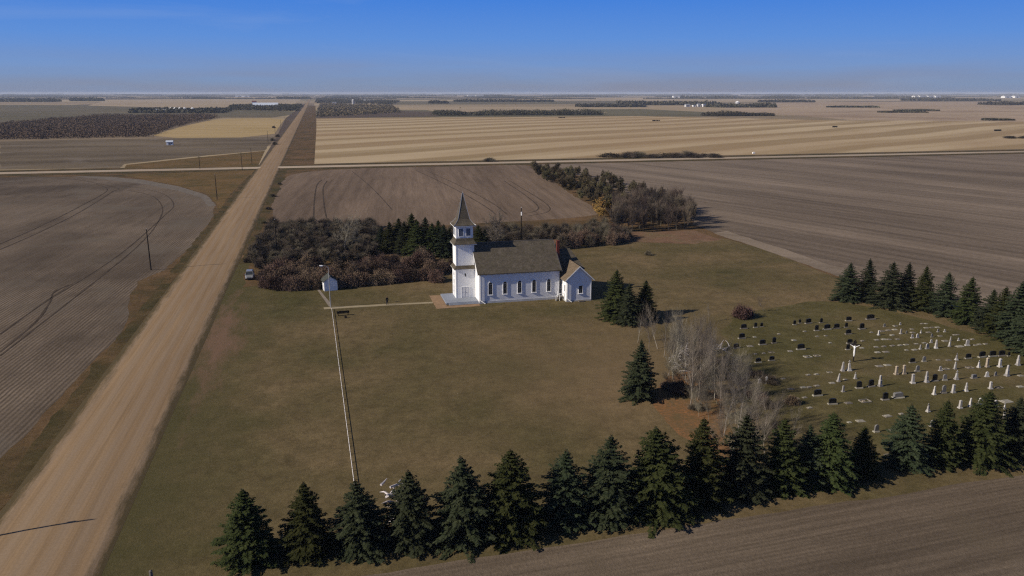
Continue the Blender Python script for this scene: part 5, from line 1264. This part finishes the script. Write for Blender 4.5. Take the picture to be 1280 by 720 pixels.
# ------------------------------------------------------------------ light, sky, camera
EL = R(30); AZ = R(6.6)          # shadows run towards +X, slightly +Y
sun = bpy.data.lights.new('sun', 'SUN'); sun.energy = 5.0; sun.angle = R(.53); sun.color = (1, .90, .76)
so = bpy.data.objects.new('sun', sun); COL.objects.link(so)
d = Vector((math.cos(AZ) * math.cos(EL), math.sin(AZ) * math.cos(EL), -math.sin(EL))); so.rotation_euler = d.to_track_quat('-Z', 'Y').to_euler(); so.location = (-80, 60, 90)
w = bpy.data.worlds.new('World'); S.world = w; w.use_nodes = True; nt = w.node_tree
sky = nt.nodes.new('ShaderNodeTexSky'); sky.sky_type = 'NISHITA'; sky.sun_disc = False; sky.sun_elevation = EL; sky.sun_rotation = R(270) - AZ
sky.altitude = 600; sky.air_density = 1.0; sky.dust_density = .4; sky.ozone_density = 1.5
bg = nt.nodes['Background']; 
def wn(t, **kw):
    o = nt.nodes.new(t)
    for a_, b_ in kw.items(): setattr(o, a_, b_)
    return o
tc_ = wn('ShaderNodeTexCoord'); sx_n = wn('ShaderNodeSeparateXYZ'); nt.links.new(tc_.outputs['Generated'], sx_n.inputs[0])
rp = wn('ShaderNodeValToRGB'); mr = wn('ShaderNodeMapRange'); nt.links.new(sx_n.outputs['Z'], mr.inputs[0]); mr.inputs[1].default_value = 0; mr.inputs[2].default_value = .2
nt.links.new(mr.outputs[0], rp.inputs[0]); e = rp.color_ramp.elements
st_ = [(0, (.205, .255, .38)), (.05, (.20, .275, .43)), (.15, (.172, .288, .54)), (.32, (.108, .262, .64)), (.6, (.045, .195, .66)), (1.0, (.03, .15, .60))]
while len(e) < len(st_): e.new(.5)
for i_, (p_, c_) in enumerate(st_): e[i_].position = p_; e[i_].color = (*c_, 1)
# thin brownish smoke hanging low over the horizon, and one faint wisp
mp = wn('ShaderNodeMapping'); nt.links.new(tc_.outputs['Generated'], mp.inputs[0]); mp.inputs['Scale'].default_value = (2.2, 2.2, 26)
ns = wn('ShaderNodeTexNoise'); nt.links.new(mp.outputs[0], ns.inputs['Vector']); ns.inputs['Scale'].default_value = 1.6; ns.inputs['Detail'].default_value = 5
r1 = wn('ShaderNodeValToRGB'); nt.links.new(ns.outputs['Fac'], r1.inputs[0]); r1.color_ramp.elements[0].position = .42; r1.color_ramp.elements[1].position = .68
r2_ = wn('ShaderNodeValToRGB'); nt.links.new(sx_n.outputs['Z'], r2_.inputs[0]); r2_.color_ramp.elements[0].position = 0; r2_.color_ramp.elements[0].color = (.6, .6, .6, 1); r2_.color_ramp.elements[1].position = .05; r2_.color_ramp.elements[1].color = (0, 0, 0, 1)
mm = wn('ShaderNodeMath', operation='MULTIPLY'); nt.links.new(r1.outputs[0], mm.inputs[0]); nt.links.new(r2_.outputs[0], mm.inputs[1])
m1 = wn('ShaderNodeMix', data_type='RGBA'); nt.links.new(mm.outputs[0], m1.inputs[0]); nt.links.new(rp.outputs[0], m1.inputs[6]); m1.inputs[7].default_value = (.235, .225, .275, 1)
vs = wn('ShaderNodeVectorMath', operation='SCALE'); nt.links.new(m1.outputs[2], vs.inputs[0]); vs.inputs['Scale'].default_value = 10.0
tn = wn('ShaderNodeMix', data_type='RGBA', blend_type='MULTIPLY'); tn.inputs[0].default_value = 1.0; nt.links.new(sky.outputs[0], tn.inputs[6]); tn.inputs[7].default_value = (.42, .44, .54, 1)
mpc = wn('ShaderNodeMapping'); nt.links.new(tc_.outputs['Generated'], mpc.inputs[0]); mpc.inputs['Scale'].default_value = (1.6, 1.6, 14); mpc.inputs['Location'].default_value = (.4, 0, 0)
nc = wn('ShaderNodeTexNoise'); nt.links.new(mpc.outputs[0], nc.inputs['Vector']); nc.inputs['Scale'].default_value = 1.5; nc.inputs['Detail'].default_value = 7; nc.inputs['Distortion'].default_value = .6
rc = wn('ShaderNodeValToRGB'); nt.links.new(nc.outputs['Fac'], rc.inputs[0]); rc.color_ramp.elements[0].position = .55; rc.color_ramp.elements[1].position = .85; rc.color_ramp.elements[1].color = (.35, .35, .35, 1)
m1b = wn('ShaderNodeMix', data_type='RGBA'); nt.links.new(rc.outputs[0], m1b.inputs[0]); nt.links.new(m1.outputs[2], m1b.inputs[6]); m1b.inputs[7].default_value = (.30, .40, .62, 1); nt.links.new(m1b.outputs[2], vs.inputs[0])
mr2 = wn('ShaderNodeMapRange', interpolation_type='SMOOTHSTEP'); nt.links.new(sx_n.outputs['Z'], mr2.inputs[0]); mr2.inputs[1].default_value = .14; mr2.inputs[2].default_value = .5
m2 = wn('ShaderNodeMix', data_type='RGBA'); nt.links.new(mr2.outputs[0], m2.inputs[0]); nt.links.new(vs.outputs[0], m2.inputs[6]); nt.links.new(tn.outputs[2], m2.inputs[7])
nt.links.new(m2.outputs[2], bg.inputs[0]); bg.inputs[1].default_value = .10

cam = bpy.data.cameras.new('camera'); co = bpy.data.objects.new('camera', cam); COL.objects.link(co); S.camera = co
cam.sensor_width = 36; cam.lens = 36 * F / 1280; cam.clip_start = .5; cam.clip_end = 100000
co.location = (0, 0, HC); co.rotation_euler = (math.pi / 2 - PITCH, 0, -YAW)

S.view_settings.view_transform = 'Standard'; S.view_settings.look = 'None'; S.view_settings.exposure = .08; S.view_settings.gamma = 1; S.view_settings.use_curve_mapping = False
S.cycles.max_bounces = 5; S.cycles.diffuse_bounces = 2; S.cycles.volume_bounces = 1; S.cycles.transparent_max_bounces = 4
S.cycles.use_denoising = False; S.cycles.filter_width = 1.25
